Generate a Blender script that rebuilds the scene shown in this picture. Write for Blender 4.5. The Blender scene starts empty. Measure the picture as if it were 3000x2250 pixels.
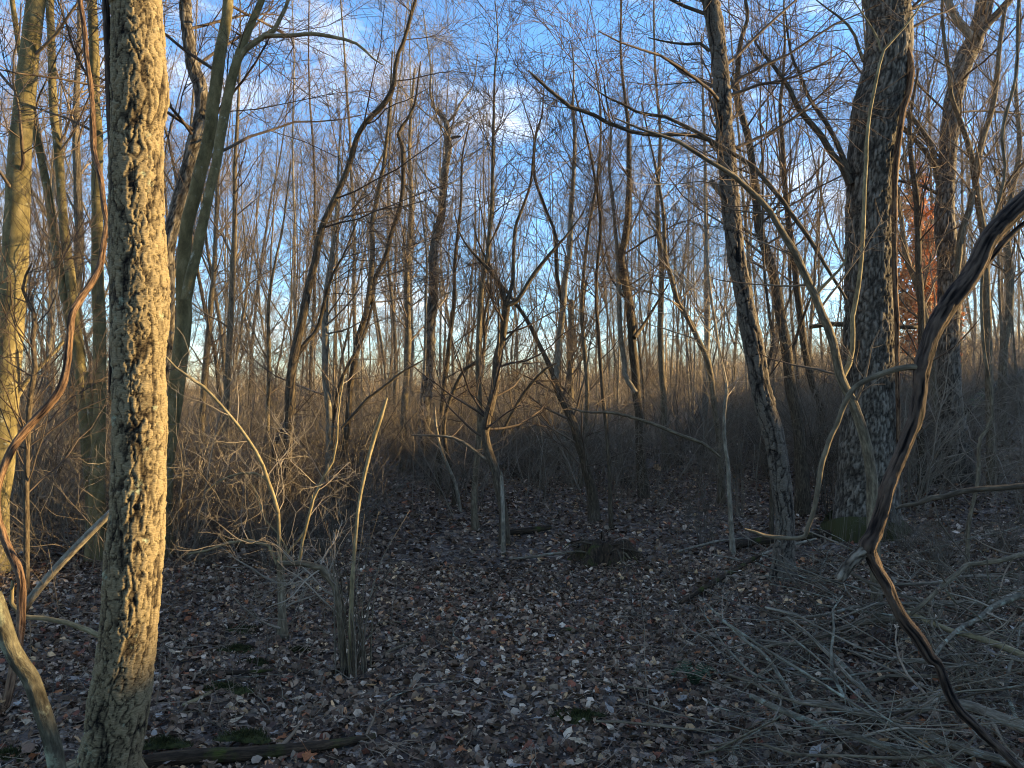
import bpy, math, random
import numpy as np
from mathutils import Vector

# ------------------------------------------------------------------ camera, sky, sun, exposure
SC = bpy.context.scene
COL = SC.collection
FPX = 2264.6                      # focal length in pixels of the 3000 px wide photograph
EYE = 1.6
cam = bpy.data.cameras.new("camera")
camo = bpy.data.objects.new("camera", cam)
COL.objects.link(camo)
cam.sensor_width = 36.0
cam.lens = 36.0 * FPX / 3000.0
cam.clip_start = 0.05
cam.clip_end = 3000.0
cam.dof.use_dof = True
cam.dof.focus_distance = 8.0
cam.dof.aperture_fstop = 12.0
camo.location = (0, 0, EYE)
camo.rotation_euler = (math.radians(90), 0, 0)
SC.camera = camo

SUN_EL, SUN_AZ = 12.0, 84.0       # azimuth from +Y (view direction) towards +X (right)
world = bpy.data.worlds.new("World")
SC.world = world
world.use_nodes = True
wn, wl = world.node_tree.nodes, world.node_tree.links
wn.clear()
w_out = wn.new("ShaderNodeOutputWorld")
w_bg = wn.new("ShaderNodeBackground")
w_sky = wn.new("ShaderNodeTexSky")
w_sky.sky_type = 'NISHITA'
w_sky.sun_disc = False
w_sky.sun_elevation = math.radians(SUN_EL)
w_sky.sun_rotation = math.radians(SUN_AZ)
w_sky.altitude = 200.0
w_sky.air_density = 0.85
w_sky.dust_density = 0.35
w_sky.ozone_density = 3.0
w_bg.inputs["Strength"].default_value = 0.15
w_tc = wn.new("ShaderNodeTexCoord")
w_map = wn.new("ShaderNodeMapping")
w_map.inputs["Scale"].default_value = (1.6, 1.6, 4.2)
w_map.inputs["Location"].default_value = (5.2, 4.1, 2.3)
w_n = wn.new("ShaderNodeTexNoise")
w_n.inputs["Scale"].default_value = 2.1
w_n.inputs["Detail"].default_value = 7.0
w_n.inputs["Roughness"].default_value = 0.62
w_r = wn.new("ShaderNodeValToRGB")
w_r.color_ramp.elements[0].position = 0.52
w_r.color_ramp.elements[0].color = (0, 0, 0, 1)
w_r.color_ramp.elements[1].position = 0.86
w_r.color_ramp.elements[1].color = (1, 1, 1, 1)
w_hs = wn.new("ShaderNodeHueSaturation")
w_hs.inputs["Saturation"].default_value = 1.08
w_mix = wn.new("ShaderNodeMixRGB")
w_mix.inputs["Color2"].default_value = (5.0, 4.7, 4.3, 1)
wl.new(w_tc.outputs["Generated"], w_map.inputs["Vector"])
wl.new(w_map.outputs["Vector"], w_n.inputs["Vector"])
wl.new(w_n.outputs["Fac"], w_r.inputs["Fac"])
wl.new(w_r.outputs["Color"], w_mix.inputs["Fac"])
wl.new(w_sky.outputs["Color"], w_hs.inputs["Color"])
wl.new(w_hs.outputs["Color"], w_mix.inputs["Color1"])
wl.new(w_mix.outputs["Color"], w_bg.inputs["Color"])
wl.new(w_bg.outputs["Background"], w_out.inputs["Surface"])

sun = bpy.data.lights.new("sun", 'SUN')
sun.energy = 5.0
sun.angle = math.radians(0.5)
sun.color = (1.0, 0.72, 0.34)
suno = bpy.data.objects.new("sun", sun)
COL.objects.link(suno)
_e, _a = math.radians(SUN_EL), math.radians(SUN_AZ)
TOSUN = Vector((math.cos(_e) * math.sin(_a), math.cos(_e) * math.cos(_a), math.sin(_e)))
suno.rotation_euler = (-TOSUN).to_track_quat('-Z', 'Y').to_euler()
suno.location = TOSUN * 60

SC.view_settings.view_transform = 'Standard'
SC.view_settings.look = 'None'
SC.view_settings.gamma = 1.0
SC.view_settings.use_curve_mapping = False
SC.view_settings.exposure = 1.8
SC.cycles.pixel_filter_type = 'BLACKMAN_HARRIS'
SC.cycles.filter_width = 1.05
SC.cycles.max_bounces = 5
SC.cycles.diffuse_bounces = 3
SC.cycles.glossy_bounces = 2

rng = np.random.default_rng(7)
R = random.Random(11)


# ------------------------------------------------------------------ noise
def _hash(ix, iy, iz, s):
    with np.errstate(over='ignore'):
        h = (ix.astype(np.int64) * 374761393 + iy.astype(np.int64) * 668265263 +
             iz.astype(np.int64) * 2147483647 + s * 1274126177) & 0xFFFFFFFF
        h = ((h ^ (h >> 13)) * 1274126177) & 0xFFFFFFFF
        h = ((h ^ (h >> 16)) * 2246822519) & 0xFFFFFFFF
        h = h ^ (h >> 15)
    return (h & 0xFFFFFF) / float(0xFFFFFF)


def vnoise(p, s=0):
    i = np.floor(p).astype(np.int64)
    f = p - i
    u = f * f * (3 - 2 * f)
    o = 0
    for a in (0, 1):
        for b in (0, 1):
            for c in (0, 1):
                w = (u[:, 0] if a else 1 - u[:, 0]) * (u[:, 1] if b else 1 - u[:, 1]) * (u[:, 2] if c else 1 - u[:, 2])
                o = o + w * _hash(i[:, 0] + a, i[:, 1] + b, i[:, 2] + c, s)
    return o


def fbm(p, s=0, o=4, g=0.5):
    v, a, t = 0, 1.0, 0
    for k in range(o):
        v = v + a * vnoise(p * 2 ** k + 17.3 * k, s + k)
        t += a
        a *= g
    return v / t


def worley(p, s=0):
    """nearest and second nearest feature distance, and the id of the nearest cell"""
    i = np.floor(p).astype(np.int64)
    f1 = np.full(len(p), 9.0)
    f2 = np.full(len(p), 9.0)
    cid = np.zeros(len(p))
    for a in (-1, 0, 1):
        for b in (-1, 0, 1):
            for c in (-1, 0, 1):
                q = i + (a, b, c)
                fx = q[:, 0] + 0.1 + 0.8 * _hash(q[:, 0], q[:, 1], q[:, 2], s + 1)
                fy = q[:, 1] + 0.1 + 0.8 * _hash(q[:, 0], q[:, 1], q[:, 2], s + 2)
                fz = q[:, 2] + 0.1 + 0.8 * _hash(q[:, 0], q[:, 1], q[:, 2], s + 3)
                d = np.sqrt((fx - p[:, 0]) ** 2 + (fy - p[:, 1]) ** 2 + (fz - p[:, 2]) ** 2)
                n = _hash(q[:, 0], q[:, 1], q[:, 2], s + 4)
                near = d < f1
                f2 = np.where(near, f1, np.minimum(f2, d))
                cid = np.where(near, n, cid)
                f1 = np.where(near, d, f1)
    return f1, f2, cid


def sstep(a, b, x):
    t = np.clip((x - a) / (b - a), 0, 1)
    return t * t * (3 - 2 * t)


# ------------------------------------------------------------------ terrain
def sp(x):
    return np.logaddexp(0, x * 1.4) / 1.4


def H(x, y):
    x = np.asarray(x, float)
    y = np.asarray(y, float)
    h = 0.09 * sp(x - 2.2) * sstep(2, 11, y)
    h = h + 0.25 * (sp(x - 15) - sp(x - 38)) * (1 - sstep(18, 38, y)) + 0.13 * (sp(x - 14) - sp(x - 38)) * (1 - sstep(2, 11, y))  # unseen crest right of the view, shaped to shade the near ground
    h = h + 0.012 * (sp(x - 15) - sp(x - 38)) * sstep(4, 8, y) * (1 - sstep(18, 38, y))  # slight extra height on that unseen crest, set by its shade line
    h = h - 0.045 * sp(-x - 4)* sstep(4,12,y) + 0.03*sp(-x-30)
    h = h - 0.035 * sp(y - 17) + 0.035 * sp(y - 110) + 0.035 * (sp(y - 110) - sp(y - 270))
    h = h + 0.05 * np.sin(x * 0.9 + 1.3) * np.sin(y * 0.7 + 0.4) * sstep(2, 6, y) + 0.03 * np.sin(x * 2.1 + y * 1.7) * sstep(2, 5, y)
    return h


def W(px, py, d):
    return np.array([(px - 1500) / FPX * d, d, EYE - (py - 1125) / FPX * d])


def gdepth(px, py):
    """distance at which the sight line through a point of the photo meets the ground"""
    d = 1.2
    while d < 90:
        p = W(px, py, d)
        if p[2] <= float(H(p[0], p[1])):
            return d
        d += 0.02 if d < 15 else 0.1
    return 90.0


def proj(p):
    return 1500 + p[0] / p[1] * FPX, 1125 - (p[2] - EYE) / p[1] * FPX


# ------------------------------------------------------------------ mesh helpers
def mk_mesh(name, V, F, mat, attrs=None, smooth=True, mats=None):
    """V (n,3); F (m,3) or (m,4) or list of such arrays; attrs {name: (n,3) or (n,)}"""
    Fs = F if isinstance(F, list) else [F]
    Fs = [f for f in Fs if len(f)]
    me = bpy.data.meshes.new(name)
    me.vertices.add(len(V))
    me.vertices.foreach_set("co", np.asarray(V, np.float32).ravel())
    tot = np.concatenate([np.full(len(f), f.shape[1], np.int32) for f in Fs])
    idx = np.concatenate([f.ravel() for f in Fs]).astype(np.int32)
    me.loops.add(len(idx))
    me.loops.foreach_set("vertex_index", idx)
    me.polygons.add(len(tot))
    st = np.concatenate([[0], np.cumsum(tot)[:-1]]).astype(np.int32)
    me.polygons.foreach_set("loop_start", st)
    me.polygons.foreach_set("loop_total", tot)
    me.polygons.foreach_set("use_smooth", np.full(len(tot), smooth, bool))
    for k, a in (attrs or {}).items():
        a = np.asarray(a, np.float32)
        if a.ndim == 1:
            at = me.attributes.new(k, 'FLOAT', 'POINT')
            at.data.foreach_set("value", a)
        else:
            at = me.attributes.new(k, 'FLOAT_VECTOR', 'POINT')
            at.data.foreach_set("vector", a.ravel())
    if mat is not None:
        me.materials.append(mat)
    me.update(calc_edges=True)
    return me


def tubes(P, Rr, K=3, ref=None, cap=False):
    """P (M,n,3) centre lines, Rr (M,n) radii -> verts, quads, straightened coordinates"""
    P = np.asarray(P, float)
    Rr = np.asarray(Rr, float)
    if cap:
        P = np.concatenate([P[:, :1], P, P[:, -1:]], 1)
        Rr = np.concatenate([Rr[:, :1] * .02, Rr, Rr[:, -1:] * .02], 1)
    M, n, _ = P.shape
    if cap:
        T = np.empty_like(P)
        T[:, 2:-2] = P[:, 3:-1] - P[:, 1:-3]
        T[:, 1] = P[:, 2] - P[:, 1]
        T[:, 0] = T[:, 1]
        T[:, -2] = P[:, -2] - P[:, -3]
        T[:, -1] = T[:, -2]
    else:
        T = np.gradient(P, axis=1)
    T /= np.linalg.norm(T, axis=2, keepdims=True) + 1e-9
    if ref is None:
        ch = np.abs(P[:, -1] - P[:, 0])
        ref = np.eye(3)[np.argmin(ch, axis=1)][:, None, :]
    else:
        ref = np.broadcast_to(np.asarray(ref, float), (M, 1, 3))
    U = np.cross(T, ref)
    U /= np.linalg.norm(U, axis=2, keepdims=True) + 1e-9
    B = np.cross(T, U)
    th = np.arange(K) * 2 * np.pi / K
    c, s = np.cos(th), np.sin(th)
    dirs = U[:, :, None, :] * c[None, None, :, None] + B[:, :, None, :] * s[None, None, :, None]
    V = P[:, :, None, :] + dirs * Rr[:, :, None, None]
    L = np.concatenate([np.zeros((M, 1)), np.cumsum(np.linalg.norm(np.diff(P, axis=1), axis=2), 1)], 1)
    rr = np.maximum(Rr, 1e-4)
    S = np.stack([rr[:, :, None] * c, rr[:, :, None] * s, np.broadcast_to(L[:, :, None], (M, n, K))], 3)
    base = (np.arange(M) * n * K)[:, None, None]
    i = (np.arange(n - 1) * K)[None, :, None]
    k = np.arange(K)[None, None, :]
    k2 = (k + 1) % K
    Q = np.stack([base + i + k, base + i + k2, base + i + K + k2, base + i + K + k], 3).reshape(-1, 4)
    return V.reshape(-1, 3), Q, S.reshape(-1, 3), dirs.reshape(-1, 3)


def join(parts):
    Vs, Qs, Ss, o = [], [], [], 0
    for V, Q, S, _ in parts:
        Vs.append(V)
        Qs.append(Q + o)
        Ss.append(S)
        o += len(V)
    return np.concatenate(Vs), np.concatenate(Qs), np.concatenate(Ss)


def spline(pts, n):
    """Catmull-Rom through pts (m,c), n samples evenly spaced in arc length of the first 3 columns"""
    p = np.asarray(pts, float)
    if len(p) == 2:
        t = np.linspace(0, 1, n)[:, None]
        return p[0] * (1 - t) + p[1] * t
    q = np.concatenate([[2 * p[0] - p[1]], p, [2 * p[-1] - p[-2]]])
    out = []
    for k in range(len(p) - 1):
        a, b, c, d = q[k:k + 4]
        t = np.linspace(0, 1, 12, endpoint=False)[:, None]
        out.append(0.5 * (2 * b + (c - a) * t + (2 * a - 5 * b + 4 * c - d) * t ** 2 + (3 * b - a - 3 * c + d) * t ** 3))
    out.append(p[-1:])
    o = np.concatenate(out)
    L = np.concatenate([[0], np.cumsum(np.linalg.norm(np.diff(o[:, :3], axis=0), axis=1))])
    x = np.linspace(0, L[-1], n)
    return np.stack([np.interp(x, L, o[:, j]) for j in range(o.shape[1])], 1)


def grow(P, Rd, count, tr=(0.2, 0.97), ln=(0.5, 1.5), ang=(35, 70), n=5, rr=0.45, up=0.05, wan=0.12, rmin=0.002,
         taper=0.25, shrink=0.6, g=None, rmax=9, bias=None):
    """children of the centre lines P (M,m,3): positions (count,n,3) and radii (count,n)"""
    g = g or rng
    M, m, _ = P.shape
    Ls = np.linalg.norm(np.diff(P, axis=1), axis=2).sum(1)
    par = g.choice(M, count, p=Ls / Ls.sum())
    t = g.uniform(tr[0], tr[1], count)
    f = t * (m - 1)
    i = np.minimum(f.astype(int), m - 2)
    u = (f - i)[:, None]
    pos = P[par, i] * (1 - u) + P[par, i + 1] * u
    tan = P[par, i + 1] - P[par, i]
    tan /= np.linalg.norm(tan, axis=1, keepdims=True) + 1e-9
    r0 = Rd[par, i] * (1 - u[:, 0]) + Rd[par, i + 1] * u[:, 0]
    v = g.normal(size=(count, 3))
    if bias is not None:
        v = v + np.asarray(bias)
    v -= tan * (v * tan).sum(1, keepdims=True)
    v /= np.linalg.norm(v, axis=1, keepdims=True) + 1e-9
    a = np.radians(g.uniform(ang[0], ang[1], count))[:, None]
    d = tan * np.cos(a) + v * np.sin(a)
    L = g.uniform(ln[0], ln[1], count) * (1 - shrink * t)
    out = np.empty((count, n, 3))
    out[:, 0] = pos
    step = (L / (n - 1))[:, None]
    for k in range(1, n):
        out[:, k] = out[:, k - 1] + d * step
        d = d + g.normal(size=(count, 3)) * wan + np.array([0, 0, up])
        d /= np.linalg.norm(d, axis=1, keepdims=True)
    rb = np.clip(r0 * rr, rmin, rmax)
    rad = rb[:, None] * np.linspace(1, taper, n)[None, :]
    rad = np.maximum(rad, rmin * 0.55)
    return out, rad


# ------------------------------------------------------------------ materials
def nt(m):
    m.use_nodes = True
    n = m.node_tree.nodes
    n.clear()
    o = n.new("ShaderNodeOutputMaterial")
    b = n.new("ShaderNodeBsdfPrincipled")
    m.node_tree.links.new(b.outputs[0], o.inputs[0])
    return n, m.node_tree.links, b


def ramp(n, stops):
    r = n.new("ShaderNodeValToRGB")
    e = r.color_ramp.elements
    while len(e) < len(stops):
        e.new(0.5)
    for k, (p, c) in enumerate(stops):
        e[k].position = p
        e[k].color = (c[0], c[1], c[2], 1)
    return r


def bark_mat(name, inner, plate, spot, hs=(40, 40, 8), lichen=None, lich_amt=0.0, bump=0.4, rough=0.9, use_h=True,
             moss=None, detail=(90, 90, 30), st=(0.36, 0.50, 0.86), foot=None):
    m = bpy.data.materials.new(name)
    n, l, b = nt(m)
    at = n.new("ShaderNodeAttribute")
    at.attribute_name = "bc"
    mp = n.new("ShaderNodeMapping")
    mp.inputs["Scale"].default_value = hs
    l.new(at.outputs["Vector"], mp.inputs["Vector"])
    nz = n.new("ShaderNodeTexNoise")
    nz.inputs["Scale"].default_value = 1.0
    nz.inputs["Detail"].default_value = 6
    nz.inputs["Roughness"].default_value = 0.65
    l.new(mp.outputs[0], nz.inputs["Vector"])
    md = n.new("ShaderNodeMapping")
    md.inputs["Scale"].default_value = detail
    l.new(at.outputs["Vector"], md.inputs["Vector"])
    nd = n.new("ShaderNodeTexNoise")
    nd.inputs["Scale"].default_value = 1.0
    nd.inputs["Detail"].default_value = 4
    l.new(md.outputs[0], nd.inputs["Vector"])
    if use_h:
        ha = n.new("ShaderNodeAttribute")
        ha.attribute_name = "hgt"
        mx = n.new("ShaderNodeMath")
        mx.operation = 'MULTIPLY_ADD'
        l.new(nz.outputs["Fac"], mx.inputs[0])
        mx.inputs[1].default_value = 0.35
        l.new(ha.outputs["Fac"], mx.inputs[2])
        src = mx.outputs[0]
        rp = ramp(n, [(st[0], inner), (st[1], plate), (st[2], spot)])
    else:
        src = nz.outputs["Fac"]
        rp = ramp(n, [(0.3, inner), (0.52, plate), (0.75, spot)])
    l.new(src, rp.inputs["Fac"])
    col = rp.outputs["Color"]
    mu = n.new("ShaderNodeMixRGB")
    mu.blend_type = 'MULTIPLY'
    mu.inputs["Fac"].default_value = 0.75
    rd = ramp(n, [(0.25, (0.45, 0.42, 0.4)), (0.7, (1.35, 1.32, 1.25))])
    l.new(nd.outputs["Fac"], rd.inputs["Fac"])
    l.new(col, mu.inputs["Color1"])
    l.new(rd.outputs["Color"], mu.inputs["Color2"])
    col = mu.outputs["Color"]
    for c, amt, sc, seed in ((lichen, lich_amt, 9.0, 3.0), (moss, 0.45, 4.0, 8.0)):
        if c is None:
            continue
        g = n.new("ShaderNodeTexNoise")
        g.inputs["Scale"].default_value = sc
        g.inputs["Detail"].default_value = 7
        g.inputs["Roughness"].default_value = 0.7
        off = n.new("ShaderNodeMapping")
        off.inputs["Location"].default_value = (seed, seed, seed)
        l.new(at.outputs["Vector"], off.inputs["Vector"])
        l.new(off.outputs[0], g.inputs["Vector"])
        rr = ramp(n, [(0.62 - 0.25 * amt, (0, 0, 0)), (0.72 - 0.2 * amt, (1, 1, 1))])
        l.new(g.outputs["Fac"], rr.inputs["Fac"])
        mm = n.new("ShaderNodeMixRGB")
        l.new(rr.outputs["Color"], mm.inputs["Fac"])
        l.new(col, mm.inputs["Color1"])
        mm.inputs["Color2"].default_value = (*c, 1)
        col = mm.outputs["Color"]
    if foot:
        sx = n.new("ShaderNodeSeparateXYZ")
        l.new(at.outputs["Vector"], sx.inputs[0])
        fa = n.new("ShaderNodeMath")
        fa.operation = 'MULTIPLY_ADD'
        fa.inputs[1].default_value = 1.6
        l.new(nz.outputs["Fac"], fa.inputs[0])
        fb = n.new("ShaderNodeMath")
        fb.operation = 'MULTIPLY'
        fb.inputs[1].default_value = -1.7
        l.new(sx.outputs["Z"], fb.inputs[0])
        l.new(fb.outputs[0], fa.inputs[2])
        fr = ramp(n, [(0.18, (0, 0, 0)), (0.5, (1, 1, 1))])
        l.new(fa.outputs[0], fr.inputs["Fac"])
        mf = n.new("ShaderNodeMixRGB")
        l.new(fr.outputs["Color"], mf.inputs["Fac"])
        l.new(col, mf.inputs["Color1"])
        mf.inputs["Color2"].default_value = (*foot, 1)
        col = mf.outputs["Color"]
    l.new(col, b.inputs["Base Color"])
    b.inputs["Roughness"].default_value = rough
    b.inputs["Specular IOR Level"].default_value = 0.15
    bp = n.new("ShaderNodeBump")
    bp.inputs["Strength"].default_value = bump
    bp.inputs["Distance"].default_value = 0.01
    ad = n.new("ShaderNodeMath")
    l.new(nz.outputs["Fac"], ad.inputs[0])
    l.new(nd.outputs["Fac"], ad.inputs[1])
    l.new(ad.outputs[0], bp.inputs["Height"])
    l.new(bp.outputs[0], b.inputs["Normal"])
    return m


def plain_mat(name, a, c, scale=6.0, rough=0.9, attr=None, var=0.0, trans=0.0):
    """two-colour noise over object coordinates, or a stored per-piece colour"""
    m = bpy.data.materials.new(name)
    n, l, b = nt(m)
    tc = n.new("ShaderNodeTexCoord")
    nz = n.new("ShaderNodeTexNoise")
    nz.inputs["Scale"].default_value = scale
    nz.inputs["Detail"].default_value = 5
    l.new(tc.outputs["Object"], nz.inputs["Vector"])
    rp = ramp(n, [(0.32, a), (0.68, c)])
    l.new(nz.outputs["Fac"], rp.inputs["Fac"])
    col = rp.outputs["Color"]
    if attr:
        at = n.new("ShaderNodeAttribute")
        at.attribute_name = attr
        mu = n.new("ShaderNodeMixRGB")
        mu.blend_type = 'MULTIPLY'
        mu.inputs["Fac"].default_value = 1.0
        l.new(at.outputs["Color"], mu.inputs["Color1"])
        l.new(col, mu.inputs["Color2"])
        col = mu.outputs["Color"]
    if var:
        oi = n.new("ShaderNodeObjectInfo")
        rv = ramp(n, [(0.0, (1 - var,) * 3), (1.0, (1 + var, 1 + var * .9, 1 + var * .75))])
        l.new(oi.outputs["Random"], rv.inputs["Fac"])
        mu = n.new("ShaderNodeMixRGB")
        mu.blend_type = 'MULTIPLY'
        mu.inputs["Fac"].default_value = 1.0
        l.new(col, mu.inputs["Color1"])
        l.new(rv.outputs["Color"], mu.inputs["Color2"])
        col = mu.outputs["Color"]
    l.new(col, b.inputs["Base Color"])
    b.inputs["Roughness"].default_value = rough
    b.inputs["Specular IOR Level"].default_value = 0.2
    return m


M = {}
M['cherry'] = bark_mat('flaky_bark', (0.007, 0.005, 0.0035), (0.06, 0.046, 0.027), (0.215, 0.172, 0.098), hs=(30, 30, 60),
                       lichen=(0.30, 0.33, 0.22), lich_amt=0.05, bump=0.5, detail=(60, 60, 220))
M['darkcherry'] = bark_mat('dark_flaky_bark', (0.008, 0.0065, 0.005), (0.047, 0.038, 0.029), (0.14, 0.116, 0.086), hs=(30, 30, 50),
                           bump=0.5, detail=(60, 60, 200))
M['furrow'] = bark_mat('furrowed_bark', (0.022, 0.018, 0.013), (0.13, 0.110, 0.083), (0.27, 0.235, 0.18), hs=(50, 50, 14), bump=0.6, st=(0.16, 0.5, 1.15))
M['furrowmoss'] = bark_mat('furrowed_bark_mossy_foot', (0.018, 0.015, 0.011), (0.105, 0.09, 0.068), (0.23, 0.20, 0.155), hs=(50, 50, 14), bump=0.6,
                           st=(0.16, 0.5, 1.15), foot=(0.052, 0.05, 0.018))
M['smooth'] = bark_mat('smooth_bark', (0.08, 0.067, 0.03), (0.175, 0.145, 0.068), (0.31, 0.255, 0.13), hs=(12, 12, 6),
                       lichen=(0.40, 0.40, 0.30), lich_amt=0.06, bump=0.25, use_h=False, detail=(160, 160, 300))
M['mid'] = bark_mat('grey_brown_bark', (0.06, 0.047, 0.03), (0.155, 0.125, 0.08), (0.29, 0.235, 0.15), hs=(50, 50, 9), bump=0.7,
                    use_h=False)
M['dark'] = bark_mat('dark_bark', (0.035, 0.026, 0.017), (0.09, 0.07, 0.046), (0.19, 0.15, 0.10), hs=(60, 60, 12), bump=0.7,
                     use_h=False)
M['pale'] = bark_mat('pale_bark', (0.11, 0.095, 0.068), (0.23, 0.20, 0.145), (0.40, 0.355, 0.27), hs=(30, 30, 12), bump=0.3, use_h=False)
M['yellow'] = bark_mat('straw_bark', (0.12, 0.095, 0.05), (0.24, 0.195, 0.105), (0.38, 0.32, 0.19), hs=(30, 30, 8), bump=0.3, use_h=False)
M['vine'] = bark_mat('shaggy_red_bark', (0.015, 0.009, 0.006), (0.075, 0.043, 0.025), (0.19, 0.118, 0.068), hs=(90, 90, 5), bump=0.9)
M['darkvine'] = bark_mat('shaggy_dark_bark', (0.005, 0.004, 0.0035), (0.022, 0.016, 0.013), (0.10, 0.072, 0.052), hs=(110, 110, 7), bump=0.9)
M['lichen'] = bark_mat('lichened_bark', (0.06, 0.05, 0.036), (0.155, 0.135, 0.095), (0.27, 0.24, 0.175), hs=(40, 40, 14),
                       lichen=(0.34, 0.36, 0.26), lich_amt=0.36, bump=0.5, use_h=False)
M['greyed'] = bark_mat('greyed_wood', (0.06, 0.048, 0.033), (0.19, 0.158, 0.112), (0.40, 0.345, 0.255), hs=(60, 60, 7),
                       lichen=(0.36, 0.39, 0.32), lich_amt=0.12, bump=0.5, use_h=False)
M['mottled'] = bark_mat('mottled_bark', (0.028, 0.024, 0.015), (0.085, 0.077, 0.05), (0.16, 0.148, 0.098), hs=(35, 35, 14),
                        lichen=(0.26, 0.27, 0.17), lich_amt=0.3, bump=0.6, use_h=False)
M['rotten'] = bark_mat('rotten_mossy_wood', (0.012, 0.009, 0.007), (0.05, 0.035, 0.022), (0.12, 0.08, 0.045), hs=(70, 70, 6), bump=0.9,
                       use_h=False, moss=(0.055, 0.065, 0.012))
M['twig'] = plain_mat('twig_brown', (0.09, 0.062, 0.042), (0.26, 0.20, 0.135), 3.0, var=0.25)
M['twigdark'] = plain_mat('twig_dark', (0.05, 0.035, 0.025), (0.15, 0.11, 0.075), 3.0, var=0.2)
M['twigpale'] = plain_mat('twig_pale', (0.14, 0.115, 0.08), (0.33, 0.275, 0.2), 3.0, var=0.2)
M['shrubtwig'] = plain_mat('shrub_twig', (0.075, 0.06, 0.042), (0.235, 0.19, 0.135), 2.0, var=0.3)
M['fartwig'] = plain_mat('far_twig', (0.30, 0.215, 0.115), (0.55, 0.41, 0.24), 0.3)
M['oakleaf'] = plain_mat('dry_orange_leaf', (0.50, 0.20, 0.07), (0.75, 0.40, 0.18), 2.0)
M['litter'] = plain_mat('litter_leaf', (0.72, 0.70, 0.68), (1.12, 1.1, 1.08), 30.0, rough=0.75, attr='lc')
M['moss'] = plain_mat('moss_green', (0.014, 0.016, 0.005), (0.055, 0.058, 0.014), 60.0)
M['fern'] = plain_mat('fern_green', (0.018, 0.03, 0.014), (0.045, 0.065, 0.03), 20.0)


def soil_mat():
    m = bpy.data.materials.new('forest_soil')
    n, l, b = nt(m)
    tc = n.new("ShaderNodeTexCoord")
    v = n.new("ShaderNodeTexVoronoi")
    v.inputs["Scale"].default_value = 17
    v.inputs["Randomness"].default_value = 1
    l.new(tc.outputs["Object"], v.inputs["Vector"])
    g = n.new("ShaderNodeTexNoise")
    g.inputs["Scale"].default_value = 45
    g.inputs["Detail"].default_value = 8
    l.new(tc.outputs["Object"], g.inputs["Vector"])
    sep = n.new("ShaderNodeSeparateColor")
    l.new(v.outputs["Color"], sep.inputs[0])
    rp = ramp(n, [(0.0, (0.04, 0.028, 0.019)), (0.45, (0.11, 0.08, 0.058)), (0.8, (0.2, 0.155, 0.115)), (1.0, (0.3, 0.245, 0.19))])
    l.new(sep.outputs[0], rp.inputs["Fac"])
    mu = n.new("ShaderNodeMixRGB")
    mu.blend_type = 'MULTIPLY'
    mu.inputs["Fac"].default_value = 0.9
    rg = ramp(n, [(0.3, (0.35, 0.33, 0.31)), (0.7, (1.25, 1.2, 1.15))])
    l.new(g.outputs["Fac"], rg.inputs["Fac"])
    l.new(rp.outputs["Color"], mu.inputs["Color1"])
    l.new(rg.outputs["Color"], mu.inputs["Color2"])
    l.new(mu.outputs["Color"], b.inputs["Base Color"])
    b.inputs["Roughness"].default_value = 0.95
    bp = n.new("ShaderNodeBump")
    bp.inputs["Strength"].default_value = 0.8
    bp.inputs["Distance"].default_value = 0.02
    l.new(g.outputs["Fac"], bp.inputs["Height"])
    l.new(bp.outputs[0], b.inputs["Normal"])
    return m


# ------------------------------------------------------------------ objects
def link(name, me, parent=None, loc=None):
    o = bpy.data.objects.new(name, me)
    COL.objects.link(o)
    if parent is not None:
        o.parent = parent
    if loc is not None:
        o.location = loc
    return o


def tag(o, label=None, cat=None, group=None, kind=None):
    if label:
        o['label'] = label
    if cat:
        o['category'] = cat
    if group:
        o['group'] = group
    if kind:
        o['kind'] = kind
    return o


def empty(name, loc, rz=0.0):
    o = bpy.data.objects.new(name, None)
    COL.objects.link(o)
    o.empty_display_size = 0.2
    o.location = loc
    o.rotation_euler = (0, 0, rz)
    return o


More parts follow.
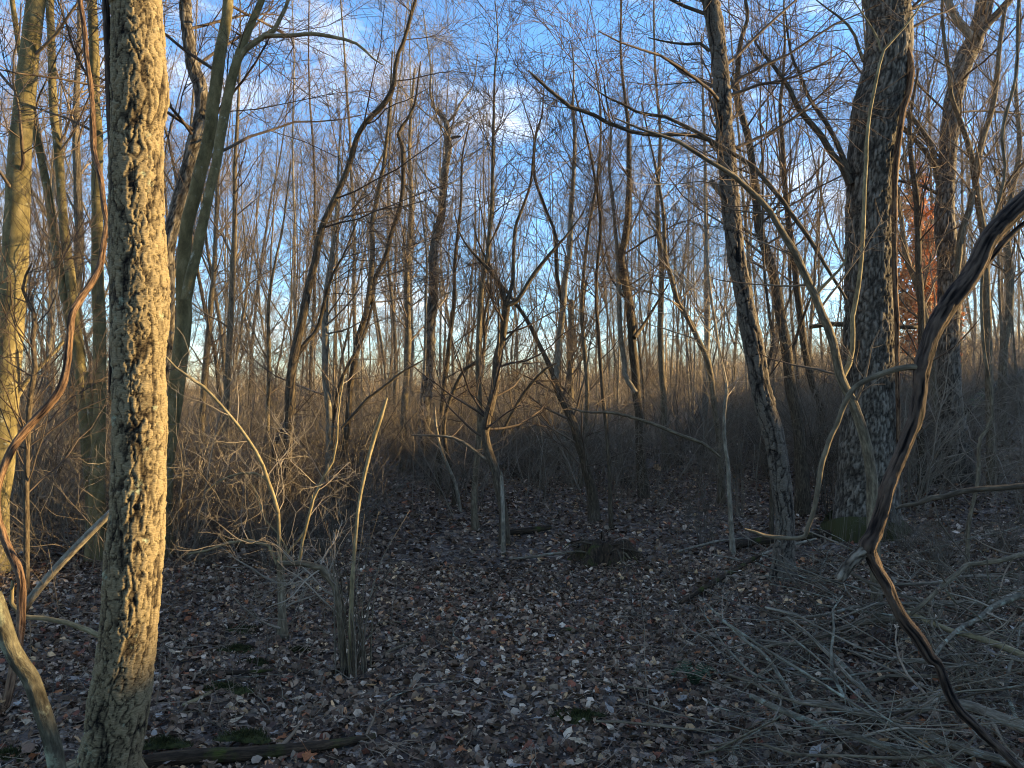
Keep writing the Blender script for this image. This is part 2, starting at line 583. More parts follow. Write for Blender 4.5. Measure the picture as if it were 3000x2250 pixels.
def relief(kind, S, dens=1.0):
    """bark height 0..1 over straightened coordinates"""
    off = rng.uniform(0, 50)
    S = S + off
    if kind == 'cherry':
        w = np.stack([fbm(S * 14 * dens, 3, 4), fbm(S * 14 * dens, 9, 4), fbm(S * 9 * dens, 5, 3)], 1) - 0.5
        q = S * np.array([30, 30, 9.5]) * dens + w * np.array([2.6, 2.6, 2.4])
        f1, f2, c = worley(q, 11)
        e = sstep(0.0, 0.13, f2 - f1)
        q2 = S * np.array([62, 62, 34]) * dens + w * np.array([5.0, 5.0, 6.0])
        g1, g2, c2 = worley(q2, 23)
        e2 = sstep(0.0, 0.16, g2 - g1)
        big = fbm(S * np.array([13, 13, 3.0]) * dens, 21, 4)
        crack = sstep(0.0, 0.05, np.abs(big - 0.5))
        fine = fbm(S * np.array([50, 50, 260]), 31, 3)
        h = (0.30 + 0.34 * c + 0.30 * c2 * (0.4 + 0.6 * e2)) * (0.25 + 0.75 * e) * (0.3 + 0.7 * crack)
        return np.clip(h + 0.18 * (fine - 0.5) + 0.10, 0, 1)
    if kind == 'furrow':
        w = np.stack([fbm(S * np.array([14, 14, 7]) * dens, 2 + k, 4) for k in range(3)], 1) - 0.5
        f1, f2, c = worley(S * np.array([30, 30, 4.6]) * dens + w * np.array([2.6, 2.6, 1.6]), 4)
        e = sstep(0.0, 0.5, f2 - f1)
        f1, f2, c2 = worley(S * np.array([64, 64, 22]) * dens + w * 5, 14)
        e2 = sstep(0.0, 0.2, f2 - f1)
        fine = fbm(S * np.array([130, 130, 60]), 31, 3)
        return np.clip(e * (0.5 + 0.25 * c) + 0.22 * e2 * c2 + 0.3 * (fine - 0.5), 0, 1)
    if kind == 'shaggy':
        w = fbm(S * np.array([10, 10, 5]) * dens, 2, 3)[:, None] - 0.5
        q = S * np.array([120, 120, 7]) * dens + w * 3.5
        return np.clip(fbm(q, 5, 3, 0.6) * 1.7 - 0.35, 0, 1)
    return fbm(S * 8, 3, 3)


BARK = {'furrowmoss': ('furrow', 0.016), 'cherry': ('cherry', 0.012), 'darkcherry': ('cherry', 0.011), 'furrow': ('furrow', 0.016), 'vine': ('shaggy', 0.007),
        'darkvine': ('shaggy', 0.006)}


def stem_mesh(name, pts3, mat, K, step, amp=None, base=(0, 0, 0), dens=1.0, cap=False, wob=0.0):
    """pts3 (m,4): x y z radius"""
    L = np.linalg.norm(np.diff(pts3[:, :3], axis=0), axis=1).sum()
    n = int(max(6, min(1400, L / step)))
    q = spline(pts3, n)
    P, r = q[:, :3].copy(), q[:, 3].copy()
    if wob:
        tt = np.stack([np.arange(n) * L / n * 1.3, np.zeros(n), np.zeros(n)], 1)
        e = np.stack([fbm(tt + 3 * k + rng.uniform(0, 99), k, 3) - 0.5 for k in range(3)], 1)
        P += e * wob * np.minimum(1, np.arange(n) / 8)[:, None]
    nn = np.stack([np.arange(n) * L / n * 5, np.zeros(n), np.zeros(n) + rng.uniform(0, 99)], 1)
    r *= 1 + 0.16 * (fbm(nn, 5, 3) - 0.5)
    ref = (0, 1, 0) if np.abs(P[-1] - P[0])[1] < 0.75 * L else None
    V, Q, S, D = tubes(P[None], r[None], K, ref=ref, cap=cap)
    kind = BARK.get(mat)
    hg = None
    if kind:
        hg = relief(kind[0], S, dens)
        a = (amp if amp is not None else kind[1])
        rr = np.repeat(np.concatenate([[r[0]], r, [r[-1]]]) if cap else r, K)
        V = V + D * (np.minimum(a, rr * 0.35) * (hg - 0.78))[:, None]
        lump = fbm(S * 6, 40, 2) - 0.5
        V = V + D * (rr * (0.12 if rr.max() < 0.1 else 0.05) * lump)[:, None]
    else:
        lump = fbm(S * 9, 40, 3) - 0.5
        rr = np.repeat(np.concatenate([[r[0]], r, [r[-1]]]) if cap else r, K)
        V = V + D * (rr * (0.09 if mat == 'smooth' else 0.2) * lump)[:, None]
    at = {'bc': S}
    if hg is not None:
        at['hgt'] = hg
    me = mk_mesh(name, V - np.asarray(base), Q, M[mat], at)
    return me, P, r


def px_stem(pts, d, dd=0.0, rough=0.015):
    """pts [(px,py,width px)] listed from the BASE up -> (m,4) metres; depth d at base, d+dd at the top"""
    m = len(pts)
    out = []
    ph = rng.uniform(0, 6)
    for k, (x, y, w) in enumerate(pts):
        t = k / max(1, m - 1)
        z = d + dd * t + d * rough * math.sin(ph + 5 * t)
        p = W(x, y, z)
        out.append([*p, w / FPX * z / 2])
    return np.array(out)


def extend(q, up, spread=0.25, n=3):
    """carry a stem on above the picture"""
    d = q[-1, :3] - q[-2, :3]
    d /= np.linalg.norm(d)
    d = d + np.array([rng.uniform(-spread, spread), rng.uniform(-spread, spread), 0.6])
    d /= np.linalg.norm(d)
    rows = [q]
    p = q[-1].copy()
    for k in range(n):
        p = p.copy()
        d = d + rng.normal(size=3) * 0.1 + np.array([0, 0, 0.1])
        d /= np.linalg.norm(d)
        p[:3] += d * up / n
        p[3] = max(0.006, q[-1, 3] * (1 - 0.28 * (k + 1)))
        rows.append(p[None])
    return np.concatenate(rows)


def crown_mesh(name, axes, mat, base, n1=16, n2=6, n3=5, l1=(1.2, 2.6), tr=(0.25, 0.98), up=0.06, ang=(40, 75), rmin=0.0022,
               bias=None, wan=0.13, g=None, l2=0.5, l3=0.45, tw3=1.1, r1=0.32, r1max=0.016):
    """limbs, branches and twigs round the axes [(P,r)...]"""
    A = np.stack([spline(np.concatenate([P, r[:, None]], 1), 24) for P, r in axes])
    P0, R0 = A[:, :, :3], A[:, :, 3]
    P1, R1 = grow(P0, R0, n1, tr, l1, ang, 8, r1, up, wan, rmin * 2.0, 0.3, 0.45, g, rmax=r1max, bias=bias)
    a, b = l1
    P2, R2 = grow(P1, R1, n1 * n2, (0.15, 0.98), (a * l2 * .6, b * l2), (28, 62), 5, 0.5, up * .7, wan, rmin * 1.2, 0.5, 0.5, g)
    P3, R3 = grow(P2, R2, int(n1 * n2 * n3 * tw3), (0.15, 1.0), (a * l2 * l3 * .7, b * l2 * l3), (25, 60), 4, 0.7, up * .5, wan, rmin, 0.5, 0.4, g)
    V, Q, S = join([tubes(P1, R1, 5), tubes(P2, R2, 3), tubes(P3, R3, 3)])
    return mk_mesh(name, V - np.asarray(base), Q, mat)


# ------------------------------------------------------------------ SETTING: ground
def axis_lin(segs):
    o = []
    for a, b, s in segs:
        o.append(np.arange(a, b, s))
    return np.concatenate(o + [np.array([segs[-1][1]])])


gx = axis_lin([(-400, -60, 20), (-60, -14, 1.5), (-14, -7, 0.3), (-7, 8, 0.09), (8, 16, 0.3), (16, 60, 1.5), (60, 400, 20)])
gy = axis_lin([(-60, -2, 2.0), (-2, 1.5, 0.4), (1.5, 10, 0.09), (10, 24, 0.3), (24, 70, 1.5), (70, 600, 15)])
X, Y = np.meshgrid(gx, gy)
xf, yf = X.ravel(), Y.ravel()
Z = H(xf, yf)
pn = np.stack([xf, yf, np.zeros_like(xf)], 1)
near = (1 - sstep(15, 30, np.abs(yf))) * (1 - sstep(10, 20, np.abs(xf)))
Z = Z + near * (0.05 * (fbm(pn * 4, 1, 3) - 0.5) + 0.03 * (fbm(pn * 14, 2, 2) - 0.5))
nx, ny = len(gx), len(gy)
ii = (np.arange(ny - 1)[:, None] * nx + np.arange(nx - 1)[None, :]).ravel()
ground = link("ground", mk_mesh("ground", np.stack([xf, yf, Z], 1), np.stack([ii, ii + 1, ii + nx + 1, ii + nx], 1), soil_mat()))
tag(ground, "dark leaf mould soil of the forest floor, rising towards the right", None, None, "structure")

# ------------------------------------------------------------------ traced trees and stems (points from the base up: photo px, px, width px)
EXCL = []       # ground spots already taken, for the scattered trees


def traced(name, label, cat, mat, stems, depth=None, crown=None, ext=0.0, parts=None, group=None, dd=0.0, K=None, twig='twig',
           amp=None, dens=1.0, foot=True, cap=False, wob=0.03, step=None, sink=0.12):
    """stems: list of (partname, pts, options). first stem gives the base."""
    b = stems[0][1][0]
    d = depth if depth else gdepth(b[0], b[1])
    wb = W(b[0], b[1], d)
    gz = float(H(wb[0], wb[1]))
    base = np.array([wb[0], wb[1], gz if foot else wb[2]])
    root = empty(name, base)
    tag(root, label, cat, group)
    axes = []
    for k, st in enumerate(stems):
        pn_, pts = st[0], st[1]
        op = st[2] if len(st) > 2 else {}
        q = px_stem(pts, op.get('d', d), op.get('dd', dd), op.get('rough', 0.012))
        if k == 0 and foot:
            f = q[0].copy()
            f[:2] = wb[:2]
            f[2] = gz - sink
            f[3] *= 1.35
            q[0, 3] *= 1.12
            q[0, 2] = max(q[0, 2], gz + 0.02)
            q = np.concatenate([f[None], q])
        e = op.get('ext', ext if k == 0 else 0)
        if e:
            q = extend(q, e)
        mt = op.get('mat', mat)
        wpx = max(p[2] for p in pts)
        kk = op.get('K', K) or (int(max(6, min(24, wpx * 0.55))))
        stp = op.get('step', step) or (0.10 if mt not in BARK else 0.03)
        me, P, r = stem_mesh(pn_, q, mt, kk, stp, amp, base, dens, op.get('cap', cap), op.get('wob', wob))
        o = link(pn_, me, root)
        if op.get('label'):
            o['label'] = op['label']
        if op.get('tw', True):
            axes.append((P, r))
    if crown is not None:
        c = dict(crown)
        me = crown_mesh('crown', axes, M[twig], base, **c)
        link('crown', me, root)
    EXCL.append((base[0], base[1]))
    return root, axes, base


# --- A: the near flaky trunk
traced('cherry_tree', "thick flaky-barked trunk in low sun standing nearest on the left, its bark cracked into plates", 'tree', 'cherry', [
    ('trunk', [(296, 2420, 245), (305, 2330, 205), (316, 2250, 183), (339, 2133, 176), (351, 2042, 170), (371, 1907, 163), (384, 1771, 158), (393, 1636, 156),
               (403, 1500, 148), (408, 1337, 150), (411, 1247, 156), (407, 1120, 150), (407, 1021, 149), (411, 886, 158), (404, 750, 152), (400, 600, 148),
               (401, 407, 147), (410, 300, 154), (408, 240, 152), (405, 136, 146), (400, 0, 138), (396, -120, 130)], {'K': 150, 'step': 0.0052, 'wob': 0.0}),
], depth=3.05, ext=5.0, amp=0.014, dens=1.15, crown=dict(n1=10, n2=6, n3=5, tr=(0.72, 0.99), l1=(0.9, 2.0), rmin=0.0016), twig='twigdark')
# dark vine hugging its left side
r_, _, _ = traced('climbing_vine', "black woody vine pressed against the shaded left side of the nearest flaky trunk", 'vine', 'darkvine', [
    ('stem', [(322, 1150, 10), (326, 950, 14), (324, 750, 16), (326, 500, 20), (322, 300, 24), (316, 130, 22), (308, 0, 20), (300, -90, 18)], {'K': 20, 'step': 0.012})],
    depth=3.10, foot=False)

# --- B: smooth lit trunk at left edge
traced('smooth_tree', "smooth olive-gold trunk at the left edge of the picture, sunlit, leaning right as it rises", 'tree', 'smooth', [
    ('trunk', [(-24, 1660, 92), (-18, 1500, 76), (0, 1380, 72), (10, 1250, 72), (20, 1100, 72), (30, 950, 72), (40, 800, 70), (45, 750, 69), (52, 588, 66), (59, 430, 62),
               (68, 339, 58), (79, 226, 55), (92, 110, 52), (106, 0, 50), (125, -140, 46)], {'K': 40, 'step': 0.05, 'wob': 0}),
    ('limb', [(10, 1230, 16), (40, 1180, 15), (75, 1120, 14), (110, 1080, 12), (150, 1040, 11), (185, 1000, 8)], {'mat': 'yellow', 'rough': 0.0})],
    depth=6.4, ext=5, crown=dict(n1=14, n2=7, n3=6, tr=(0.2, 0.99), l1=(1.0, 2.4)), twig='twig')
# --- C forked slender pair
traced('slender_tree', "slender grey-green tree forking into two stems just right of the left-edge trunk", 'tree', 'smooth', [
    ('trunk', [(275, 1600, 46), (270, 1480, 38), (262, 1380, 36), (253, 1292, 35), (244, 1202, 34), (235, 1112, 32), (226, 1003, 31), (212, 880, 29), (203, 780, 27),
               (194, 720, 25), (181, 588, 23), (170, 452, 22), (156, 316, 22), (149, 136, 22), (147, 0, 21), (146, -100, 19)], {'K': 18}),
    ('stem', [(226, 1010, 24), (205, 940, 25), (192, 880, 25), (180, 810, 24), (167, 750, 24), (154, 656, 23), (136, 542, 22), (118, 452, 20), (98, 362, 18), (80, 250, 15), (55, 150, 14), (42, 60, 14),
              (32, -30, 13)], {'K': 14, 'ext': 3}),
], depth=7.4, ext=5, crown=dict(n1=26, n2=7, n3=6, tr=(0.3, 0.99), l1=(1.0, 2.4)))
# --- E
traced('slender_tree', "smooth trunk with a bright yellow sunlit foot, partly hidden by the hanging red-brown vine", 'tree', 'smooth', [
    ('trunk', [(285, 1650, 66), (285, 1560, 54), (284, 1428, 44), (289, 1337, 38), (291, 1247, 37), (294, 1157, 36), (294, 1066, 36), (292, 976, 35), (289, 886, 34),
               (284, 750, 32), (285, 542, 31), (289, 407, 30), (276, 271, 28), (271, 136, 27), (267, 0, 27), (262, -100, 25)], {'K': 22}),
    ('stem', [(293, 1330, 22), (272, 1240, 22), (258, 1150, 18), (252, 1090, 15)], {'K': 12, 'rough': 0.0, 'tw': False}),
], depth=7.0, ext=5, crown=dict(n1=18, n2=7, n3=6, tr=(0.3, 0.99), l1=(1.0, 2.4)))
# --- D vine
traced('hanging_vine', "shaggy red-brown woody vine sagging past the left edge and back to the ground", 'vine', 'vine', [
    ('stem', [(-12, 2125, 28.6), (9, 2079, 28.6), (27, 2020, 27.7), (40, 1952, 26.9), (50, 1907, 26.9), (59, 1850, 26.0), (63, 1771, 25.2), (62, 1703, 24.4), (50, 1658, 24.4), (27, 1613, 23.5),
              (6, 1560, 22.7), (-10, 1490, 21.8), (-6, 1420, 22.7), (23, 1338, 24.4), (50, 1292, 24.4), (90, 1243, 23.5), (136, 1193, 23.5), (176, 1140, 23.5), (194, 1080, 22.7), (203, 999, 21.8),
              (212, 922, 21.0), (235, 878, 20.2), (267, 831, 20.2), (291, 786, 19.3), (300, 735, 19.3), (312, 656, 18.5), (305, 610, 17.6), (294, 520, 16.8), (276, 452, 16.8), (271, 362, 16.8),
              (267, 271, 16.0), (255, 181, 15.1), (248, 90, 15.1), (235, 0, 14.3), (228, -120, 13.4)], {'K': 28, 'step': 0.009, 'rough': 0.0, 'dd': 1.9})],
    depth=3.7, ext=2.0, wob=0.01)
# --- F clump
traced('forked_tree', "tree of three smooth and rough trunks fanning out just right of the nearest flaky trunk", 'tree', 'smooth', [
    ('trunk', [(474, 1620, 58), (480, 1450, 50), (492, 1320, 46), (505, 1225, 46), (518, 1134, 46), (529, 1044, 46), (540, 931, 44), (538, 840, 42), (540, 750, 38),
               (551, 656, 37), (569, 588, 37), (583, 520, 37), (601, 452, 36), (615, 384, 36), (622, 316, 35), (633, 249, 34), (644, 158, 32), (660, 68, 30), (667, 0, 28),
               (675, -90, 26)], {'K': 28}),
    ('rough_trunk', [(482, 1450, 44), (486, 1200, 46), (488, 1060, 46), (490, 950, 46), (489, 850, 46), (488, 750, 46), (497, 701, 45), (515, 633, 44), (533, 565, 44), (551, 497, 44),
                     (565, 429, 43), (583, 362, 42), (592, 300, 42), (583, 249, 40), (560, 181, 38), (547, 90, 37), (542, 0, 36), (540, -80, 34)],
     {'K': 34, 'mat': 'furrow', 'ext': 4, 'label': 'rough furrowed trunk bending left at the top', 'step': 0.02, 'd': 7.3, 'rough': 0}),
    ('stem', [(545, 880, 32), (556, 820, 31), (574, 750, 30), (588, 678, 29), (601, 610, 28), (615, 542, 28), (633, 475, 28), (642, 407, 28), (655, 339, 28), (669, 271, 27),
              (687, 203, 26), (710, 136, 24), (741, 59, 21), (768, 0, 19), (790, -70, 17)], {'ext': 4, 'K': 20, 'd': 6.8, 'rough': 0}),
    ('limb', [(698, 175, 18), (715, 148, 18), (740, 130, 17), (768, 108, 16), (800, 92, 15), (822, 52, 12), (838, 20, 11), (850, -20, 10)], {'d': 6.8, 'ext': 2, 'rough': 0, 'mat': 'yellow'}),
    ('limb', [(775, 104, 14), (815, 104, 13), (859, 104, 13), (904, 97, 12), (958, 104, 11), (1000, 113, 10), (1035, 122, 9), (1065, 145, 8), (1090, 170, 6), (1120, 190, 4)],
     {'d': 6.8, 'rough': 0, 'mat': 'yellow', 'dd': -0.3, 'label': 'sunlit limb reaching right almost level'}),
], depth=7.0, ext=5, crown=dict(n1=44, n2=8, n3=6, tr=(0.35, 0.99), l1=(1.4, 3.4), up=0.0, ang=(45, 85), bias=(0.9, -0.1, 0)), twig='twigdark')

# --- G dark leaning tree
traced('leaning_tree', "dark crooked tree leaning right up to the top of the picture, left of centre", 'tree', 'dark', [
    ('trunk', [(845, 1640, 34), (844, 1500, 29), (838, 1400, 28), (843, 1300, 28), (848, 1180, 27), (854, 1089, 27), (868, 1012, 26), (886, 931, 25), (904, 840, 24), (922, 773, 22),
               (940, 678, 20), (958, 633, 19), (995, 552, 18), (1018, 497, 17), (1032, 452, 17), (1045, 407, 16), (1063, 371, 16), (1090, 339, 16), (1127, 303, 16), (1152, 256, 15),
               (1157, 217, 13), (1165, 163, 12), (1181, 127, 12), (1194, 81, 11), (1206, 36, 11), (1217, 0, 10), (1228, -60, 9)], {'K': 12, 'wob': 0.01}),
    ('limb', [(856, 1070, 16), (890, 1010, 14), (930, 960, 12), (950, 880, 10), (975, 800, 8), (1010, 740, 6), (1050, 640, 4)], {}),
    ('limb', [(840, 1390, 18), (800, 1330, 14), (810, 1290, 13), (835, 1250, 12), (850, 1190, 10)], {}),
], depth=8.0, ext=3, crown=dict(n1=34, n2=6, n3=6, tr=(0.35, 0.99), l1=(1.0, 2.4)), twig='twigdark')
# --- sunlit clump behind it
traced('clump_tree', "sunlit pinkish stems with a dark crooked neighbour stem, just left of the picture's centre line", 'tree', 'mid', [
    ('trunk', [(958, 1600, 28), (958, 1450, 22), (963, 1337, 21), (963, 1202, 20), (954, 1111, 20), (954, 1021, 20), (954, 931, 19), (958, 840, 17), (972, 750, 14), (985, 620, 9),
               (990, 480, 6), (1000, 350, 4)], {'mat': 'pale'}),
    ('stem', [(985, 1500, 20), (1018, 1247, 18), (1023, 1157, 18), (1036, 1066, 18), (1050, 985, 17), (1068, 931, 16), (1086, 863, 15), (1104, 804, 14), (1131, 750, 14), (1149, 678, 13),
              (1172, 610, 13), (1181, 542, 12), (1181, 475, 12), (1179, 429, 12), (1167, 389, 11), (1190, 353, 8), (1213, 307, 7), (1222, 253, 6), (1232, 180, 4)], {'mat': 'dark', 'rough': 0}),
    ('stem', [(1070, 930, 15), (1086, 820, 15), (1092, 750, 16), (1092, 655, 15), (1104, 588, 14), (1122, 497, 12), (1129, 430, 11), (1140, 345, 9), (1145, 250, 6), (1150, 150, 4)], {'mat': 'mid'}),
    ('stem', [(975, 1480, 12), (970, 1300, 12), (985, 1180, 11), (1010, 1090, 11), (1060, 1000, 10), (1090, 900, 8), (1095, 850, 6)], {'mat': 'dark'}),
], depth=9.2, ext=0, crown=dict(n1=44, n2=6, n3=6, tr=(0.3, 0.99), l1=(0.8, 2.0)), twig='twig')
# --- I broken crook tree
traced('crooked_tree', "rough trunk with a broken top that crooks left, standing left of the clearing's end", 'tree', 'furrow', [
    ('trunk', [(1242, 1400, 46), (1242, 1292, 38), (1244, 1225, 38), (1249, 1157, 38), (1253, 1089, 37), (1258, 1021, 37), (1260, 953, 36), (1267, 886, 34), (1271, 818, 32),
               (1269, 750, 30), (1280, 678, 27), (1294, 633, 26), (1298, 565, 24), (1303, 497, 24), (1312, 452, 23), (1312, 407, 22), (1307, 357, 18), (1289, 334, 14), (1271, 316, 10)], {'K': 20, 'step': 0.05}),
    ('limb', [(1312, 410, 12), (1330, 402, 9), (1348, 400, 6)], {'mat': 'dark'}),
    ('limb', [(1308, 360, 10), (1330, 340, 8), (1350, 300, 6), (1385, 250, 4), (1400, 160, 3)], {'mat': 'pale'}),
    ('limb', [(1272, 318, 9), (1260, 270, 7), (1262, 200, 6), (1250, 110, 4), (1240, 30, 3)], {'mat': 'pale'}),
    ('stem', [(1243, 1100, 9), (1246, 1000, 8), (1248, 850, 8), (1249, 750, 7), (1238, 640, 5), (1215, 500, 3)], {'mat': 'pale', 'd': 12.6}),
], depth=13.0, ext=0, amp=0.03, crown=dict(n1=46, n2=7, n3=6, tr=(0.45, 0.99), l1=(1.2, 3.0), up=0.1), twig='twigpale')
# --- J straight centre sapling
traced('straight_sapling', "slim straight sapling with a feathery top, tallest thin stem just left of centre", 'tree', 'mid', [
    ('trunk', [(1393, 1552, 26), (1389, 1500, 20), (1391, 1428, 19), (1398, 1337, 18), (1405, 1270, 18), (1407, 1202, 18), (1402, 1111, 17), (1402, 1021, 16), (1405, 931, 15),
               (1411, 840, 15), (1423, 773, 14), (1429, 750, 13), (1434, 678, 12), (1441, 610, 12), (1443, 520, 10), (1445, 407, 9), (1447, 316, 7), (1450, 203, 6), (1459, 113, 4),
               (1452, 20, 3), (1446, -40, 2)], {'wob': 0.0})],
    crown=dict(n1=30, n2=5, n3=4, tr=(0.52, 0.99), l1=(0.7, 1.6), up=0.12, ang=(28, 50), rmin=0.0018), twig='twigdark', foot=True)
# --- K forked
traced('forked_tree', "small dark tree with a kinked trunk forking three ways at mid height, in the centre", 'tree', 'dark', [
    ('trunk', [(1478, 1590, 36), (1475, 1500, 27), (1461, 1428, 26), (1452, 1383, 26), (1434, 1329, 25), (1420, 1270, 25), (1429, 1225, 24), (1445, 1157, 24), (1452, 1112, 24),
               (1457, 1044, 23), (1470, 999, 22), (1479, 940, 22), (1484, 895, 22), (1482, 875, 20)], {'wob': 0}),
    ('limb', [(1482, 895, 15), (1470, 845, 14), (1452, 813, 13), (1429, 786, 11), (1407, 763, 10), (1384, 740, 8), (1350, 690, 5), (1330, 620, 3)], {'rough': 0}),
    ('limb', [(1484, 895, 15), (1506, 890, 14), (1533, 854, 13), (1560, 809, 12), (1592, 768, 11), (1615, 740, 10), (1660, 690, 7), (1710, 620, 4)], {'rough': 0}),
    ('limb', [(1484, 890, 14), (1492, 863, 13), (1502, 831, 12), (1506, 750, 11), (1511, 669, 10), (1533, 610, 9), (1556, 542, 8), (1563, 470, 6), (1566, 400, 5), (1540, 320, 3), (1515, 240, 2)], {'rough': 0}),
    ('limb', [(1457, 1044, 9), (1462, 980, 8), (1460, 920, 6), (1459, 860, 3)], {'rough': 0}),
], crown=dict(n1=36, n2=6, n3=6, tr=(0.45, 0.99), l1=(0.8, 1.8), rmin=0.002), twig='twigdark')
traced('snag', "short pale broken dead stub standing against the kinked centre tree", 'dead tree', 'pale', [
    ('trunk', [(1474, 1560, 12), (1473, 1480, 12), (1471, 1430, 11), (1469, 1390, 9), (1467, 1378, 3)], {'wob': 0})], depth=7.4)
# --- L merging stems
traced('joined_tree', "tree splitting low into a diagonal dark stem and an upright pale stem, right of centre", 'tree', 'mid', [
    ('trunk', [(1740, 1500, 34), (1732, 1428, 30), (1719, 1383, 28), (1710, 1338, 27), (1696, 1301, 26), (1687, 1261, 25), (1673, 1225, 25), (1655, 1184, 24), (1633, 1143, 23),
               (1624, 1103, 22)], {'mat': 'dark', 'wob': 0}),
    ('stem', [(1626, 1110, 20), (1633, 1066, 18), (1637, 1021, 18), (1642, 976, 18), (1646, 931, 18), (1653, 863, 18), (1660, 795, 17), (1669, 750, 16), (1674, 633, 14), (1678, 542, 12),
              (1683, 407, 10), (1678, 300, 7), (1680, 200, 5), (1676, 120, 3)], {'mat': 'pale', 'rough': 0}),
    ('stem', [(1624, 1103, 16), (1606, 1062, 14), (1583, 1017, 13), (1560, 967, 12), (1533, 917, 11), (1493, 863, 10), (1452, 813, 9), (1429, 764, 7), (1400, 700, 5), (1385, 640, 3)], {'mat': 'dark', 'rough': 0}),
    ('stem', [(1648, 900, 9), (1630, 800, 9), (1628, 692, 9), (1606, 633, 9), (1583, 574, 9), (1565, 520, 9), (1563, 452, 8), (1568, 395, 7), (1590, 330, 5), (1596, 250, 3), (1620, 160, 2)], {'mat': 'dark', 'rough': 0}),
], depth=9.0, crown=dict(n1=36, n2=6, n3=6, tr=(0.3, 0.99), l1=(0.8, 2.0), up=0.1, ang=(30, 60)), twig='twig')
# --- Y dark tree
traced('dark_tree', "dark slightly bent tree between the upright pale stem and the big leaning flaky trunk", 'tree', 'dark', [
    ('trunk', [(1885, 1430, 32), (1875, 1300, 26), (1870, 1216, 24), (1863, 1157, 24), (1861, 1089, 24), (1854, 1021, 24), (1850, 953, 24), (1841, 877, 24), (1827, 809, 23),
               (1818, 750, 22), (1826, 720, 21), (1836, 655, 19), (1841, 565, 16), (1841, 475, 14), (1841, 384, 12), (1832, 294, 10), (1823, 203, 8), (1818, 113, 7), (1818, 23, 6), (1820, -60, 5)], {}),
    ('stem', [(1862, 1150, 14), (1832, 1100, 15), (1830, 1066, 15), (1818, 976, 14), (1814, 863, 14), (1809, 750, 12), (1800, 630, 10), (1786, 500, 8), (1790, 380, 6), (1770, 250, 4)], {'mat': 'pale'}),
    ('limb', [(1858, 990, 14), (1880, 960, 11), (1900, 930, 9), (1930, 880, 6), (1960, 830, 4)], {}),
], depth=10.5, ext=2, crown=dict(n1=36, n2=6, n3=6, tr=(0.3, 0.99), l1=(1.0, 2.4), up=0.08), twig='twigdark')
# --- W
traced('bent_tree', "crooked brown stem bowing left at mid height, left of the leaning flaky trunk", 'tree', 'mid', [
    ('trunk', [(2112, 1440, 22), (2108, 1306, 18), (2099, 1247, 17), (2090, 1179, 17), (2084, 1112, 17), (2072, 1053, 17), (2050, 1003, 16), (2027, 953, 16), (2000, 908, 15),
               (1985, 886, 15), (1967, 818, 14), (1950, 750, 12), (1945, 640, 10), (1930, 540, 8), (1905, 420, 6), (1880, 300, 4)], {})],
    depth=10.0, crown=dict(n1=26, n2=6, n3=6, tr=(0.4, 0.99), l1=(0.8, 2.0)), twig='twig')
traced('thin_sapling', "thin pale sapling with a lit edge rising left of the leaning flaky trunk", 'tree', 'pale', [
    ('trunk', [(2147, 1630, 17), (2140, 1500, 13), (2136, 1428, 12), (2133, 1360, 11), (2124, 1292, 11), (2124, 1202, 10), (2131, 1134, 9), (2110, 1040, 8), (2088, 900, 8), (2076, 800, 8), (2070, 700, 7),
               (2066, 560, 6), (2064, 400, 5), (2060, 250, 3)], {})],
    crown=dict(n1=24, n2=5, n3=4, tr=(0.35, 0.99), l1=(0.6, 1.4), rmin=0.0018), twig='twigpale')
# --- O leaning flaky
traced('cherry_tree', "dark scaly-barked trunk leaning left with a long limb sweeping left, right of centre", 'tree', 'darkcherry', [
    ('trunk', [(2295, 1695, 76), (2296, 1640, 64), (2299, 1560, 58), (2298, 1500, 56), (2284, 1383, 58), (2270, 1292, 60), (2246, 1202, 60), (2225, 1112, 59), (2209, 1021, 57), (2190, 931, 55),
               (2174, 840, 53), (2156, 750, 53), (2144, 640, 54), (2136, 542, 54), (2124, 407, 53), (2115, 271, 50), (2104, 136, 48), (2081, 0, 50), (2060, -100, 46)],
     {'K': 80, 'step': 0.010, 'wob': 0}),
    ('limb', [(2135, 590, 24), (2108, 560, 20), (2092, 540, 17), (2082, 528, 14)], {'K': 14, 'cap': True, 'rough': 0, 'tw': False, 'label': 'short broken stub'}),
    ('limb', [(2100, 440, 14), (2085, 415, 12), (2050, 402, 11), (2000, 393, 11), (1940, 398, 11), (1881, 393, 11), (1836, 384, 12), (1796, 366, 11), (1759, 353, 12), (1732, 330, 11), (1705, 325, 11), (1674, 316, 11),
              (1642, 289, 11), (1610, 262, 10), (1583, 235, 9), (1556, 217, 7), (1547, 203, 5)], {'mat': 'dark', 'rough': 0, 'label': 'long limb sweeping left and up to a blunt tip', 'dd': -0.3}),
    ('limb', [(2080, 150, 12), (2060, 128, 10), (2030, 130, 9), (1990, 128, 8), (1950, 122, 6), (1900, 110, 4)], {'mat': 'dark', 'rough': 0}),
], ext=5, amp=0.02, dens=0.6, crown=dict(n1=40, n2=6, n3=6, tr=(0.35, 0.99), l1=(0.9, 2.4), ang=(45, 80), rmin=0.002), twig='twigdark')
